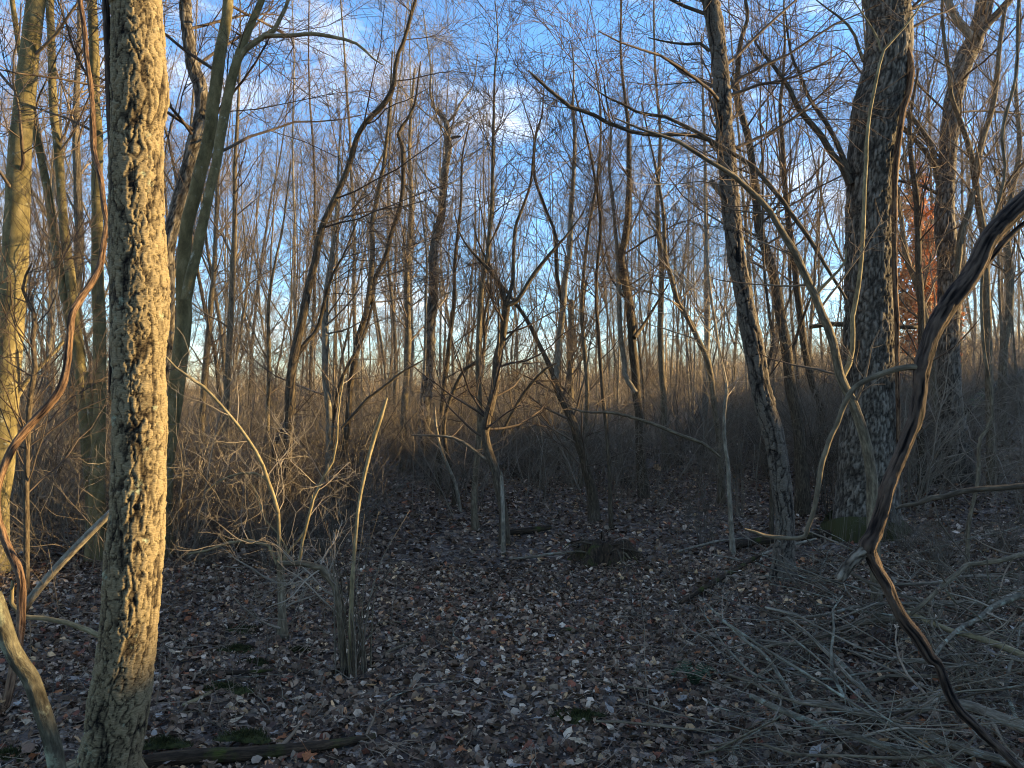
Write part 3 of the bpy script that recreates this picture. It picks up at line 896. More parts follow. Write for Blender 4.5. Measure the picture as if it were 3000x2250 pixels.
# --- V
traced('dark_tree', "dark trunk close behind and right of the leaning scaly trunk", 'tree', 'dark', [
    ('trunk', [(2350, 1430, 38), (2339, 1270, 31), (2330, 1202, 31), (2316, 1134, 31), (2310, 1066, 30), (2301, 999, 30), (2289, 940, 29), (2280, 886, 29), (2267, 818, 28), (2250, 750, 27),
               (2226, 678, 26), (2217, 610, 24), (2212, 542, 22), (2203, 475, 20), (2190, 398, 19), (2172, 334, 18), (2158, 271, 16), (2163, 181, 14), (2172, 113, 13), (2190, 54, 11), (2185, 0, 10), (2188, -60, 9)], {}),
    ('limb', [(2158, 290, 12), (2148, 250, 10), (2140, 230, 8)], {}),
    ('limb', [(2310, 1050, 12), (2330, 1000, 10), (2350, 940, 9), (2365, 900, 7), (2390, 840, 5)], {}),
], depth=9.0, ext=3, crown=dict(n1=34, n2=6, n3=6, tr=(0.3, 0.99), l1=(1.0, 2.6)), twig='twigdark')
traced('dark_tree', "second, thinner dark trunk between the leaning scaly trunk and the biggest trunk", 'tree', 'dark', [
    ('trunk', [(2415, 1300, 26), (2402, 1180, 21), (2384, 1143, 20), (2371, 1089, 20), (2357, 1021, 20), (2348, 953, 19), (2335, 863, 19), (2325, 750, 18), (2314, 678, 17), (2305, 588, 15),
               (2294, 452, 13), (2285, 316, 11), (2294, 226, 9), (2300, 120, 7), (2296, 20, 5)], {})],
    depth=11.0, ext=3, crown=dict(n1=34, n2=6, n3=6, tr=(0.3, 0.99), l1=(1.0, 2.6)), twig='twig')
# --- S big trunk
traced('big_tree', "biggest trunk, furrowed grey bark, bulging left at mid height, on the right", 'tree', 'furrowmoss', [
    ('trunk', [(2534, 1640, 212), (2534, 1600, 200), (2537, 1530, 186), (2541, 1440, 175), (2546, 1292, 164), (2549, 1160, 152), (2549, 1021, 146), (2549, 900, 143), (2549, 750, 141), (2551, 620, 144),
               (2556, 500, 143), (2562, 407, 142), (2574, 316, 144), (2590, 249, 142), (2600, 181, 134), (2605, 90, 129), (2603, 0, 130), (2600, -100, 126)],
     {'K': 130, 'step': 0.013, 'wob': 0}),
    ('limb', [(2490, 540, 24), (2480, 515, 22), (2466, 484, 20), (2438, 452, 19), (2407, 398, 18), (2371, 357, 17), (2334, 312, 16), (2316, 267, 14), (2294, 231, 13), (2262, 185, 10), (2230, 149, 8), (2200, 100, 5)], {'mat': 'dark', 'rough': 0}),
    ('limb', [(2486, 510, 20), (2479, 488, 17), (2466, 452, 15), (2447, 407, 14), (2420, 357, 13), (2389, 312, 12), (2362, 262, 11), (2344, 212, 10), (2321, 167, 8), (2307, 90, 6), (2300, 20, 4)], {'mat': 'dark', 'rough': 0}),
    ('limb', [(2530, 180, 12), (2515, 140, 11), (2500, 95, 10), (2470, 60, 8), (2430, 30, 6), (2390, 0, 4)], {'mat': 'mid', 'rough': 0}),
], ext=6, depth=7.6, amp=0.02, crown=dict(n1=44, n2=7, n3=6, tr=(0.4, 0.99), l1=(1.2, 3.2), ang=(50, 85)), twig='twigdark')
traced('climbing_vine', "thick hairy vine crossing the biggest trunk and clinging down its sunlit right edge", 'vine', 'vine', [
    ('stem', [(2632, 1300, 12), (2628, 1100, 14), (2624, 900, 15), (2622, 720, 16), (2622, 542, 17), (2628, 452, 18), (2636, 384, 18), (2646, 325, 19), (2662, 270, 20), (2668, 215, 20), (2662, 165, 20),
              (2645, 122, 18), (2619, 90, 17), (2597, 40, 16), (2585, -20, 15), (2578, -90, 14)], {'K': 20, 'step': 0.015, 'rough': 0})],
    depth=7.40, foot=False)
# --- P2 greenish stem with upright
traced('bent_sapling', "greenish-grey sapling bowing left in front of the biggest trunk, with one upright sunlit shoot", 'tree', 'yellow', [
    ('trunk', [(2572, 1815, 34), (2568, 1730, 34), (2562, 1620, 34), (2556, 1500, 33), (2556, 1428, 32), (2551, 1374, 31), (2542, 1320, 30), (2533, 1283, 29), (2520, 1238, 28), (2506, 1202, 27), (2493, 1166, 27),
               (2475, 1134, 27), (2461, 1103, 26), (2452, 1057, 25), (2443, 1012, 24), (2429, 967, 24), (2407, 917, 23), (2384, 858, 22), (2357, 804, 21), (2335, 750, 20), (2312, 714, 19),
               (2285, 669, 18), (2262, 628, 17), (2240, 597, 16), (2203, 565, 15), (2172, 533, 14), (2136, 506, 14), (2090, 479, 13), (2045, 452, 12), (2000, 420, 11), (1940, 398, 9), (1870, 375, 7), (1800, 345, 4)],
     {'wob': 0, 'K': 16, 'dd': -0.4, 'mat': 'mid'}),
    ('shoot', [(2466, 1108, 18), (2488, 1066, 16), (2499, 1003, 15), (2497, 931, 14), (2511, 863, 14), (2520, 795, 13), (2524, 750, 13), (2531, 633, 12), (2533, 542, 11), (2538, 475, 11),
               (2538, 429, 11), (2547, 339, 10), (2560, 271, 10), (2574, 203, 9), (2588, 149, 8), (2633, 99, 6), (2678, 45, 5), (2705, 0, 4)], {'wob': 0, 'K': 10, 'rough': 0}),
    ('limb', [(2580, 150, 7), (2570, 110, 7), (2550, 75, 6), (2530, 45, 5), (2500, 0, 4)], {'rough': 0}),
    ('limb', [(2384, 870, 12), (2410, 840, 11), (2440, 810, 9), (2475, 770, 7), (2480, 730, 5)], {'rough': 0}),
], depth=5.1, crown=dict(n1=22, n2=4, n3=4, tr=(0.35, 0.97), l1=(0.3, 1.0), rmin=0.0014), twig='twig')
traced('arching_sapling', "long thin dark stem arching left across the leaning scaly trunk to the biggest trunk", 'tree', 'dark', [
    ('trunk', [(2480, 877, 7), (2457, 840, 9), (2434, 804, 10), (2402, 750, 12), (2384, 719, 13), (2353, 673, 13), (2316, 624, 14), (2289, 583, 14), (2253, 542, 14), (2217, 497, 14), (2181, 470, 13),
               (2136, 443, 13), (2090, 416, 12), (2045, 389, 12), (2000, 366, 11), (1940, 339, 10), (1881, 334, 9), (1827, 307, 7), (1769, 280, 5), (1720, 240, 3)], {'wob': 0})],
    depth=5.6, foot=False, crown=dict(n1=20, n2=4, n3=4, tr=(0.1, 0.97), l1=(0.3, 1.0), rmin=0.0014), twig='twigdark')
# --- T
traced('rough_tree', "rough forked trunk right of the biggest trunk, joined by a pale limb near the top", 'tree', 'furrow', [
    ('trunk', [(2800, 1400, 128), (2797, 1340, 108), (2791, 1280, 90), (2785, 1200, 72), (2780, 1120, 66), (2778, 1021, 64), (2780, 886, 66), (2776, 750, 62), (2767, 640, 58), (2768, 588, 54), (2773, 497, 52),
               (2780, 407, 52), (2787, 339, 52), (2796, 280, 52), (2809, 226, 54), (2827, 172, 54), (2850, 127, 54), (2872, 68, 52), (2886, 0, 50), (2900, -90, 46)], {'K': 60, 'step': 0.025, 'wob': 0}),
    ('limb', [(2850, 118, 26), (2840, 100, 24), (2823, 81, 23), (2796, 45, 22), (2778, 0, 21), (2770, -80, 20)], {'mat': 'pale', 'rough': 0, 'ext': 3}),
    ('limb', [(2862, 112, 26), (2895, 68, 24), (2927, 36, 22), (2958, 0, 20), (2990, -60, 18)], {'mat': 'dark', 'rough': 0, 'ext': 3}),
    ('limb', [(2758, 560, 20), (2745, 510, 18), (2735, 450, 16), (2715, 400, 14), (2685, 360, 12), (2655, 330, 10)], {'mat': 'mid', 'rough': 0}),
    ('limb', [(2756, 540, 16), (2735, 480, 15), (2700, 430, 14), (2670, 400, 13), (2640, 370, 12)], {'mat': 'dark', 'rough': 0}),
    ('limb', [(2750, 570, 10), (2710, 548, 9), (2670, 535, 8), (2630, 530, 7), (2590, 525, 5)], {'mat': 'dark', 'rough': 0}),
], depth=10.2, ext=5, amp=0.022, crown=dict(n1=34, n2=7, n3=6, tr=(0.35, 0.99), l1=(1.2, 3.2), ang=(45, 80)), twig='twigdark')
traced('twisted_tree', "thin twisting stem that crosses in front of the rough forked trunk near the right edge", 'tree', 'mid', [
    ('trunk', [(2905, 1380, 24), (2900, 1200, 22), (2895, 1000, 22), (2890, 850, 21), (2885, 740, 20), (2881, 678, 20), (2868, 610, 19), (2859, 542, 19), (2850, 475, 17), (2832, 407, 16), (2809, 344, 14), (2787, 280, 12),
               (2782, 226, 11), (2769, 136, 10), (2760, 45, 9), (2758, -50, 8)], {'wob': 0}),
    ('stem', [(2856, 520, 18), (2868, 452, 18), (2881, 398, 17), (2900, 339, 16), (2913, 280, 15), (2922, 203, 14), (2932, 100, 12), (2950, 0, 10)], {'rough': 0}),
    ('stem', [(2850, 560, 17), (2841, 610, 18), (2818, 678, 19), (2809, 750, 18), (2800, 860, 16)], {'rough': 0}),
    ('stem', [(2886, 700, 10), (2910, 640, 10), (2940, 560, 9), (2970, 510, 8), (3005, 470, 7)], {'rough': 0, 'mat': 'dark'}),
], depth=9.3, ext=3, crown=dict(n1=34, n2=6, n3=6, tr=(0.3, 0.99), l1=(0.8, 2.2)), twig='twig')
traced('hanging_vine', "wavy grey vine hanging along the right edge of the picture", 'vine', 'mid', [
    ('stem', [(2835, 1560, 12), (2850, 1480, 12), (2866, 1400, 12), (2870, 1290, 11), (2905, 1230, 12), (2900, 1130, 10), (2885, 1040, 10), (2878, 960, 10), (2875, 870, 9), (2880, 780, 9), (2893, 700, 9), (2922, 601, 10), (2940, 533, 10), (2945, 470, 10), (2936, 429, 10), (2940, 362, 10),
              (2963, 280, 10), (2979, 203, 10), (2981, 90, 10), (2985, 0, 10), (2988, -80, 10)], {'wob': 0})],
    depth=6.0, ext=2, crown=dict(n1=14, n2=4, n3=4, tr=(0.1, 0.97), l1=(0.3, 1.0), rmin=0.0014), twig='twig')

# --- U small dark stems between landmarks (each its own thing)
small = [
    ("thin dark sapling crossing the sky right of the clearing's end", 'dark', 8.6, [(1790, 1500, 13), (1780, 1300, 12), (1758, 1050, 11), (1745, 850, 10), (1760, 640, 9), (1735, 470, 7), (1700, 330, 5), (1665, 200, 3)]),
    ("thin wavy stem just left of the dark bent tree", 'mid', 11.5, [(1700, 1400, 14), (1720, 1150, 13), (1705, 900, 12), (1720, 700, 10), (1752, 500, 8), (1760, 350, 6), (1745, 180, 4)]),
    ("straight lit pole-like tree behind the leaning scaly trunk's left side", 'pale', 15.0, [(2060, 1330, 20), (2068, 1100, 17), (2072, 900, 15), (2070, 700, 13), (2066, 500, 10), (2060, 300, 7), (2055, 100, 4)]),
    ("straight grey pole-like tree between the dark bent tree and the crooked brown stem", 'mid', 13.5, [(1950, 1400, 22), (1945, 1200, 19), (1935, 1000, 18), (1938, 800, 16), (1925, 600, 13), (1935, 400, 10), (1920, 200, 7), (1915, 0, 5)]),
    ("forked grey tree behind and left of the crooked-topped trunk", 'mid', 14.0, [(1180, 1380, 24), (1185, 1200, 20), (1195, 1000, 18), (1192, 800, 16), (1205, 600, 14), (1200, 400, 10), (1215, 200, 6)]),
    ("upright dark stem right of the crooked-topped trunk", 'dark', 11.0, [(1285, 1350, 16), (1300, 1150, 14), (1315, 1020, 13), (1330, 880, 12), (1334, 760, 10), (1350, 600, 8), (1352, 470, 6), (1375, 360, 4)]),
    ("grey stem just left of the dark leaning tree", 'mid', 11.0, [(655, 1480, 24), (660, 1300, 20), (668, 1100, 19), (676, 950, 18), (682, 800, 16), (688, 650, 14), (690, 450, 11), (700, 250, 8), (705, 60, 5)]),
    ("slim grey stem between the three-trunk tree and the dark leaning tree", 'mid', 12.0, [(580, 1500, 20), (590, 1300, 18), (600, 1100, 17), (618, 900, 15), (630, 750, 13), (640, 500, 10), (655, 300, 7)]),
    ("slim brown stem beside the dark leaning tree's left side", 'mid', 9.8, [(790, 1450, 14), (784, 1250, 12), (788, 1050, 11), (786, 920, 10), (800, 800, 8), (830, 650, 6), (850, 480, 4)]),
    ("dark stem with a double bend at far left behind the sagging vine", 'dark', 5.6, [(80, 1560, 14), (78, 1350, 15), (82, 1180, 15), (100, 1080, 15), (96, 1000, 14), (104, 935, 13), (88, 890, 11), (70, 860, 9), (72, 820, 7), (95, 770, 5)]),
    ("grey trunk standing behind the slender forked tree at left", 'mid', 10.0, [(205, 1560, 42), (205, 1400, 36), (212, 1200, 32), (218, 1000, 30), (222, 850, 28), (232, 700, 26), (225, 500, 22), (222, 300, 18), (232, 150, 14), (230, 0, 12)]),
    ("slim sunlit stem at far left behind the left-edge trunk", 'pale', 12.5, [(125, 1450, 15), (135, 1250, 14), (142, 1050, 13), (155, 850, 12), (150, 650, 10), (162, 450, 8), (160, 250, 6)]),
    ("dark upright stem between the leaning scaly trunk and its dark neighbour", 'dark', 7.8, [(2260, 1330, 12), (2235, 1180, 12), (2248, 1080, 11), (2262, 1000, 10), (2245, 850, 8), (2235, 700, 7), (2232, 470, 6), (2225, 340, 5), (2230, 230, 3)]),
    ("slim dark stem between the biggest trunk and the rough forked trunk", 'dark', 9.5, [(2700, 1400, 22), (2695, 1150, 20), (2700, 950, 19), (2690, 750, 18), (2685, 600, 17), (2670, 470, 14), (2665, 350, 11), (2690, 200, 7)]),
    ("stem leaning right beside the biggest trunk's right edge", 'mid', 12.5, [(2740, 1200, 20), (2725, 1000, 19), (2690, 850, 18), (2655, 750, 16), (2640, 640, 13), (2625, 540, 10), (2600, 420, 7)]),
    ("grey tree at the right edge behind the hanging vine", 'mid', 14.0, [(2935, 1250, 26), (2940, 1050, 22), (2960, 850, 20), (2950, 650, 17), (2985, 450, 14), (2975, 250, 10), (2990, 60, 6)]),
    ("upright grey stub-topped tree in the gap right of the kinked centre tree", 'mid', 16.0, [(1672, 1280, 22), (1670, 1150, 20), (1671, 1050, 19), (1672, 960, 18), (1672, 880, 16)]),
    ("thin dark stem left of the kinked centre tree", 'dark', 10.0, [(1330, 1420, 14), (1300, 1250, 12), (1350, 1100, 11), (1415, 1040, 9), (1420, 930, 8), (1440, 830, 7), (1425, 700, 5), (1400, 560, 3)]),
]
for lab, mt, d, pts in small:
    big = d > 12
    traced('slim_tree', lab, 'tree', mt, [('trunk', pts, {'wob': 0.03})], depth=d, ext=1.5 if pts[-1][1] < 80 else 0,
           crown=dict(n1=26 if not big else 30, n2=6, n3=6, tr=(0.3, 0.99), l1=(0.8, 2.0) if not big else (1.2, 3.0), up=0.1, ang=(28, 62), rmin=0.0024 if big else 0.002),
           twig={'dark': 'twigdark', 'mid': 'twig', 'pale': 'twigpale'}[mt], group='slim leafless trees round the clearing')

# --- R near dark vine (close to the camera)
traced('near_vine', "dark knotted woody vine nearest the viewer, dropping from right edge to lower right corner", 'vine', 'darkvine', [
    ('stem', [(3130, 2900, 24), (3090, 2500, 25), (3040, 2320, 25), (3000, 2268, 26), (2972, 2237, 26), (2931, 2196, 27), (2886, 2155, 28), (2845, 2115, 29), (2809, 2079, 30), (2782, 2033, 30), (2764, 1988, 29), (2748, 1945, 28),
              (2723, 1925, 36), (2705, 1893, 38), (2682, 1857, 38), (2655, 1825, 37), (2633, 1789, 34), (2615, 1753, 33), (2597, 1712, 33), (2569, 1667, 35), (2551, 1627, 38), (2543, 1600, 52),
              (2562, 1560, 46), (2583, 1500, 42), (2601, 1428, 42), (2619, 1383, 42), (2642, 1329, 42), (2665, 1270, 44), (2683, 1225, 45), (2694, 1157, 42), (2697, 1112, 44), (2704, 1066, 52),
              (2719, 1021, 50), (2732, 976, 50), (2760, 922, 52), (2796, 868, 54), (2836, 818, 54), (2868, 760, 56), (2885, 722, 56), (2904, 690, 58), (2950, 640, 58), (3000, 592, 58), (3060, 530, 56), (3140, 440, 54)],
     {'K': 36, 'step': 0.004, 'rough': 0.0}),
    ('stub', [(2548, 1590, 40), (2528, 1612, 40), (2497, 1642, 40), (2475, 1672, 40), (2459, 1700, 36)], {'K': 28, 'step': 0.004, 'cap': True, 'rough': 0, 'mat': 'furrow', 'label': 'short broken stub with grey bark'}),
    ('branch', [(2700, 1082, 30), (2678, 1075, 20), (2633, 1080, 17), (2588, 1094, 17), (2542, 1112, 16), (2506, 1134, 16), (2488, 1157, 16), (2470, 1193, 15), (2452, 1243, 14), (2434, 1279, 14), (2420, 1320, 15),
                (2407, 1360, 15), (2398, 1419, 14), (2389, 1473, 14), (2380, 1509, 13), (2366, 1545, 13), (2359, 1570, 13), (2330, 1577, 12), (2289, 1575, 12), (2244, 1570, 11), (2212, 1559, 9), (2181, 1550, 5)],
     {'K': 12, 'step': 0.012, 'rough': 0, 'mat': 'mid', 'label': 'thin brown branch arching left and hanging down'}),
    ('branch', [(2880, 780, 26), (2915, 740, 20), (2950, 700, 18), (3000, 655, 17), (3080, 600, 15)], {'K': 12, 'rough': 0, 'step': 0.012}),
], depth=2.0, foot=False, wob=0.0, dens=1.6)
traced('near_branch', "dark out-of-focus bare branch entering level from the right edge near the camera", 'branch', 'dark', [
    ('branch', [(3150, 1420, 20), (3060, 1421, 18), (3000, 1423, 17), (2949, 1428, 17), (2881, 1432, 17), (2814, 1441, 17), (2768, 1455, 16), (2728, 1459, 17), (2690, 1475, 13), (2650, 1480, 11), (2624, 1491, 7)],
     {'rough': 0, 'K': 12, 'step': 0.02})], depth=2.6, foot=False, wob=0.0)

# --- arching straw coloured shoots, left centre
traced('arching_shrub', "low stump-like stem whose long straw-coloured shoot arches up and left over the leaf litter", 'shrub', 'greyed', [
    ('trunk', [(828, 1862, 32), (827, 1800, 25), (825, 1740, 23), (824, 1690, 22), (820, 1645, 20)], {'wob': 0, 'mat': 'mid'}),
    ('shoot', [(820, 1650, 14), (818, 1600, 12), (816, 1540, 11), (814, 1500, 11), (800, 1451, 11), (782, 1401, 11), (764, 1347, 11), (732, 1292, 10), (692, 1238, 10), (642, 1179, 9), (588, 1125, 9), (524, 1084, 7), (480, 1040, 5)],
     {'mat': 'yellow', 'rough': 0}),
    ('shoot', [(784, 1405, 7), (755, 1388, 6), (720, 1385, 6), (680, 1392, 5), (640, 1410, 4), (600, 1440, 3)], {'mat': 'yellow', 'rough': 0}),
    ('shoot', [(825, 1660, 9), (838, 1620, 7), (835, 1580, 5), (790, 1545, 5), (765, 1500, 4), (755, 1460, 4), (740, 1420, 3)], {'mat': 'yellow', 'rough': 0}),
    ('shoot', [(828, 1655, 9), (855, 1600, 7), (890, 1565, 5), (905, 1520, 4), (915, 1450, 3)], {'mat': 'yellow', 'rough': 0}),
    ('branch', [(812, 1652, 11), (790, 1600, 10), (750, 1586, 10), (700, 1584, 9), (650, 1595, 8), (600, 1615, 6), (550, 1622, 5)], {'mat': 'yellow', 'rough': 0}),
], crown=dict(n1=30, n2=4, n3=3, tr=(0.1, 0.99), l1=(0.25, 0.9), rmin=0.0012, wan=0.2), twig='twigpale')
root_, ax_, base_ = traced('shrub_clump', "clump of thin upright stems with one thick stem bent over and one tall straw-yellow one", 'shrub', 'mid', [
    ('stem', [(1030, 1968, 18), (1028, 1850, 15), (1032, 1700, 13), (1042, 1580, 10), (1048, 1500, 10), (1060, 1430, 10), (1078, 1350, 11), (1100, 1270, 12), (1118, 1215, 12), (1134, 1165, 6)], {'mat': 'yellow', 'wob': 0, 'tw': False}),
    ('stem', [(1010, 1960, 22), (1000, 1880, 21), (996, 1816, 20), (988, 1740, 20), (972, 1695, 20), (945, 1666, 20), (918, 1654, 19), (881, 1649, 18), (845, 1654, 17), (820, 1650, 14)], {'mat': 'mid', 'wob': 0, 'rough': 0}),
    ('shoot', [(877, 1648, 10), (886, 1590, 9), (900, 1536, 9), (909, 1500, 9), (931, 1428, 8), (960, 1383, 8), (985, 1320, 6), (990, 1200, 5), (1010, 1100, 3)], {'mat': 'yellow', 'rough': 0}),
    ('shoot', [(985, 1735, 9), (960, 1700, 8), (930, 1672, 7), (905, 1658, 5)], {'rough': 0}),
], crown=dict(n1=14, n2=4, n3=3, tr=(0.3, 0.99), l1=(0.25, 0.8), rmin=0.0012, wan=0.15), twig='twigpale')
for k in range(40):
    x0 = 1030 + R.gauss(0, 24)
    dz = R.uniform(-0.12, 0.12)
    h = R.uniform(90, 480)
    lx = R.gauss(0, 52)
    w0 = R.uniform(2.6, 6.5)
    pts = [(x0, 1972, w0), (x0 + lx * 0.2, 1972 - h * 0.35, w0 * 0.85), (x0 + lx * 0.6 + R.gauss(0, 5), 1972 - h * 0.7, w0 * 0.6), (x0 + lx * 1.4, 1972 - h, w0 * 0.3)]
    d0 = gdepth(1030, 1968) + dz
    q = px_stem(pts, d0, 0.05, 0)
    q[0, 2] = float(H(q[0, 0], q[0, 1])) - 0.04
    me, P_, r__ = stem_mesh('stem', q, R.choice(['mid', 'mid', 'greyed', 'dark']), 6, 0.06, None, base_, wob=0.05)
    link('stem', me, root_)

# --- logs, leaning dead wood
traced('lichened_trunk', "leaning lichen-patched young trunk in the bottom left corner", 'tree', 'mottled', [
    ('trunk', [(176, 2330, 52), (167, 2250, 50), (158, 2200, 49), (140, 2133, 47), (118, 2065, 46), (90, 1988, 46), (59, 1943, 46), (27, 1884, 46), (0, 1800, 46), (-25, 1730, 45), (-60, 1640, 42)], {'K': 26, 'step': 0.02, 'wob': 0, 'rough': 0})],
    depth=2.75, ext=4, crown=dict(n1=4, n2=4, n3=4, tr=(0.7, 0.99), l1=(0.5, 1.2)))
traced('leaning_log', "pale barkless log propped up slantwise behind the nearest flaky trunk", 'log', 'pale', [
    ('log', [(60, 1800, 24), (77, 1771, 24), (158, 1672, 23), (240, 1586, 22), (325, 1500, 20), (345, 1480, 15)], {'K': 14, 'cap': True, 'wob': 0, 'rough': 0})], depth=5.1, foot=False)
traced('dead_branch', "tan bare branch crossing low behind the nearest flaky trunk, one end turned upright", 'branch', 'yellow', [
    ('branch', [(320, 1880, 14), (294, 1862, 16), (262, 1848, 16), (217, 1830, 15), (158, 1816, 15), (90, 1806, 15), (45, 1808, 14), (34, 1790, 12), (34, 1750, 11), (37, 1700, 9)], {'wob': 0, 'rough': 0})], depth=4.1, foot=False)


# --- things lying on the ground: pts (px,py,width) resolved against the terrain, lifted by `lift` metres
def lying(name, label, cat, mat, pts, lift=0.02, group=None, K=10, cap=True, step=0.03, side=0, wob=0.01, lifts=None, g=None):
    rows = []
    for k, (x, y, w) in enumerate(pts):
        lf = lifts[k] if lifts else lift
        d = 1.5
        while d < 60:
            p = W(x, y, d)
            if p[2] <= float(H(p[0], p[1])) + lf:
                break
            d += 0.01
        rows.append([*p, w / FPX * d / 2])
    q = np.array(rows)
    b = q[0, :3].copy()
    b[2] = float(H(b[0], b[1]))
    root = empty(name, b)
    tag(root, label, cat, group)
    me, P, r = stem_mesh('branch' if name != 'fallen_log' else 'log', q, mat, K, step, None, b, cap=cap, wob=wob)
    link('branch' if name != 'fallen_log' else 'log', me, root)
    if side:
        A = spline(np.concatenate([P, r[:, None]], 1), 20)
        P1, R1 = grow(A[None, :, :3], A[None, :, 3], side, (0.2, 0.98), (0.2, 0.7), (30, 65), 6, 0.5, 0.02, 0.15, 0.002)
        P2, R2 = grow(P1, R1, side * 3, (0.2, 1.0), (0.08, 0.3), (30, 60), 4, 0.6, 0.02, 0.15, 0.0014)
        for arr in (P1, P2):
            arr[:, :, 2] = np.maximum(arr[:, :, 2], H(arr[:, :, 0], arr[:, :, 1]) + 0.01)
        V, Q, S = join([tubes(P1, R1, 4), tubes(P2, R2, 3)])
        link('twigs', mk_mesh('twigs', V - b, Q, M['twigpale' if mat in ('pale', 'lichen') else 'twig']), root)['kind'] = 'stuff'
    return root


lying('fallen_branch', "lichen-spotted pale branch slanting to the bottom edge, lowest thick one in the brush pile", 'branch', 'lichen',
      [(2199, 2038, 15), (2271, 2074, 18), (2362, 2110, 19), (2434, 2137, 20), (2542, 2169, 20), (2633, 2196, 22), (2723, 2223, 23), (2791, 2250, 24), (2900, 2290, 25)], 0.08, side=6)
lying('fallen_branch', "thick grey branch at the right edge with a sawn pale elbow at its left end", 'branch', 'greyed',
      [(2650, 2050, 17), (2675, 2072, 19), (2700, 2078, 21), (2725, 2062, 23), (2746, 2036, 28), (2791, 2056, 28), (2859, 2074, 29), (2927, 2101, 31), (3000, 2128, 34), (3080, 2160, 34)], 0.16, K=16, side=3)
lying('fallen_branch', "long grey branch curving down right beneath the lichen-spotted one", 'branch', 'greyed',
      [(2325, 2061, 14), (2407, 2061, 19), (2497, 2083, 21), (2588, 2110, 22), (2678, 2142, 22), (2768, 2173, 24), (2859, 2205, 25), (2927, 2223, 26), (3010, 2250, 27)], 0.05, K=14, side=5)
lying('fallen_branch', "smooth brown branch rising right to meet the near dark vine at mid pile", 'branch', 'mid',
      [(2218, 1904, 8), (2271, 1889, 10), (2339, 1884, 13), (2407, 1862, 15), (2475, 1839, 16), (2542, 1821, 16), (2624, 1812, 15), (2700, 1800, 14)], 0.14, side=6)
lying('fallen_branch', "straight thin grey stick pointing up left across the pile's middle", 'branch', 'greyed',
      [(2588, 2083, 13), (2533, 2024, 12), (2488, 1984, 12), (2443, 1934, 11), (2407, 1898, 10), (2362, 1853, 8), (2303, 1807, 5)], lifts=[0.06, 0.1, 0.14, 0.17, 0.2, 0.25, 0.3], side=4)
lying('fallen_branch', "lichened forking stick at the pile's left end, reaching farthest into the open litter", 'branch', 'lichen',
      [(2339, 2083, 13), (2307, 2020, 12), (2280, 1975, 12), (2253, 1934, 11), (2226, 1907, 10), (2181, 1875, 9), (2136, 1834, 7), (2090, 1789, 6), (2045, 1744, 3)],
      lifts=[0.03, 0.08, 0.12, 0.15, 0.17, 0.2, 0.24, 0.28, 0.33], side=5)
lying('fallen_branch', "second, lower stick at the pile's left end, curved and pale at the tip", 'branch', 'lichen',
      [(2298, 2006, 9), (2253, 1993, 8), (2208, 1975, 8), (2163, 1934, 7), (2118, 1884, 6), (2081, 1830, 5), (2050, 1780, 3)], lifts=[0.08, 0.08, 0.1, 0.12, 0.15, 0.18, 0.22], side=3)
lying('fallen_branch', "greenish branch running down right from behind the near dark vine", 'branch', 'yellow',
      [(2660, 1794, 12), (2723, 1821, 15), (2791, 1848, 16), (2859, 1866, 17), (2927, 1889, 19), (3000, 1920, 20), (3080, 1950, 20)], 0.24, side=4)
lying('fallen_branch', "brown branch from the right edge that kinks down left towards the near dark vine", 'branch', 'mid',
      [(3080, 1600, 16), (3000, 1622, 16), (2940, 1640, 15), (2881, 1649, 14), (2836, 1654, 14), (2805, 1681, 14), (2768, 1708, 14), (2732, 1744, 13), (2701, 1771, 13), (2669, 1798, 10)],
      lifts=[0.5, 0.5, 0.48, 0.45, 0.45, 0.42, 0.38, 0.34, 0.3, 0.26], side=6)
lying('fallen_branch', "long thin grey branch lying level across the upper pile", 'branch', 'greyed',
      [(2289, 1812, 7), (2407, 1803, 9), (2520, 1776, 10), (2601, 1767, 10), (2701, 1767, 10), (2814, 1767, 11), (2881, 1767, 11), (2949, 1749, 12), (3000, 1721, 14), (3060, 1700, 14)], 0.16, side=9)
lying('fallen_branch', "thin pale branch lying level highest in the pile", 'branch', 'greyed',
      [(2606, 1712, 8), (2723, 1708, 9), (2814, 1690, 9), (2904, 1685, 10), (2940, 1681, 11), (3000, 1694, 12), (3060, 1700, 12)], 0.2, side=7)
lying('fallen_branch', "dark slim branch hugging the bottom edge, lying level over the lichen-spotted one", 'branch', 'mid',
      [(2226, 2178, 6), (2316, 2205, 8), (2384, 2212, 9), (2497, 2214, 9), (2588, 2219, 9), (2678, 2219, 9), (2786, 2210, 8)], 0.14, side=4)
lying('fallen_branch', "knobbly lichened branch end in the middle of the pile, short and thick", 'branch', 'lichen',
      [(2398, 1884, 12), (2447, 1925, 14), (2479, 1957, 15), (2511, 1993, 15), (2540, 2028, 16)], 0.1, side=2)
lying('fallen_branch', "grey branch slanting down from the right edge above the sawn elbow", 'branch', 'lichen',
      [(3030, 1735, 22), (2960, 1755, 18), (2905, 1780, 16), (2870, 1810, 15), (2820, 1835, 14), (2770, 1880, 12), (2730, 1930, 10)], 0.25, side=5)
lying('fallen_branch', "pale stick lying across the litter left of the leaning scaly trunk's foot", 'branch', 'pale',
      [(1985, 1616, 6), (2050, 1598, 7), (2110, 1584, 7), (2180, 1577, 5)], 0.05)
lying('fallen_branch', "short pale stick below the thin pale sapling", 'branch', 'pale', [(2086, 1625, 6), (2130, 1633, 6), (2175, 1641, 5)], 0.03)
lying('fallen_branch', "broken pale stick against the leaning scaly trunk's foot", 'branch', 'pale', [(2235, 1623, 8), (2285, 1605, 8), (2345, 1590, 8), (2390, 1578, 6)], 0.12)
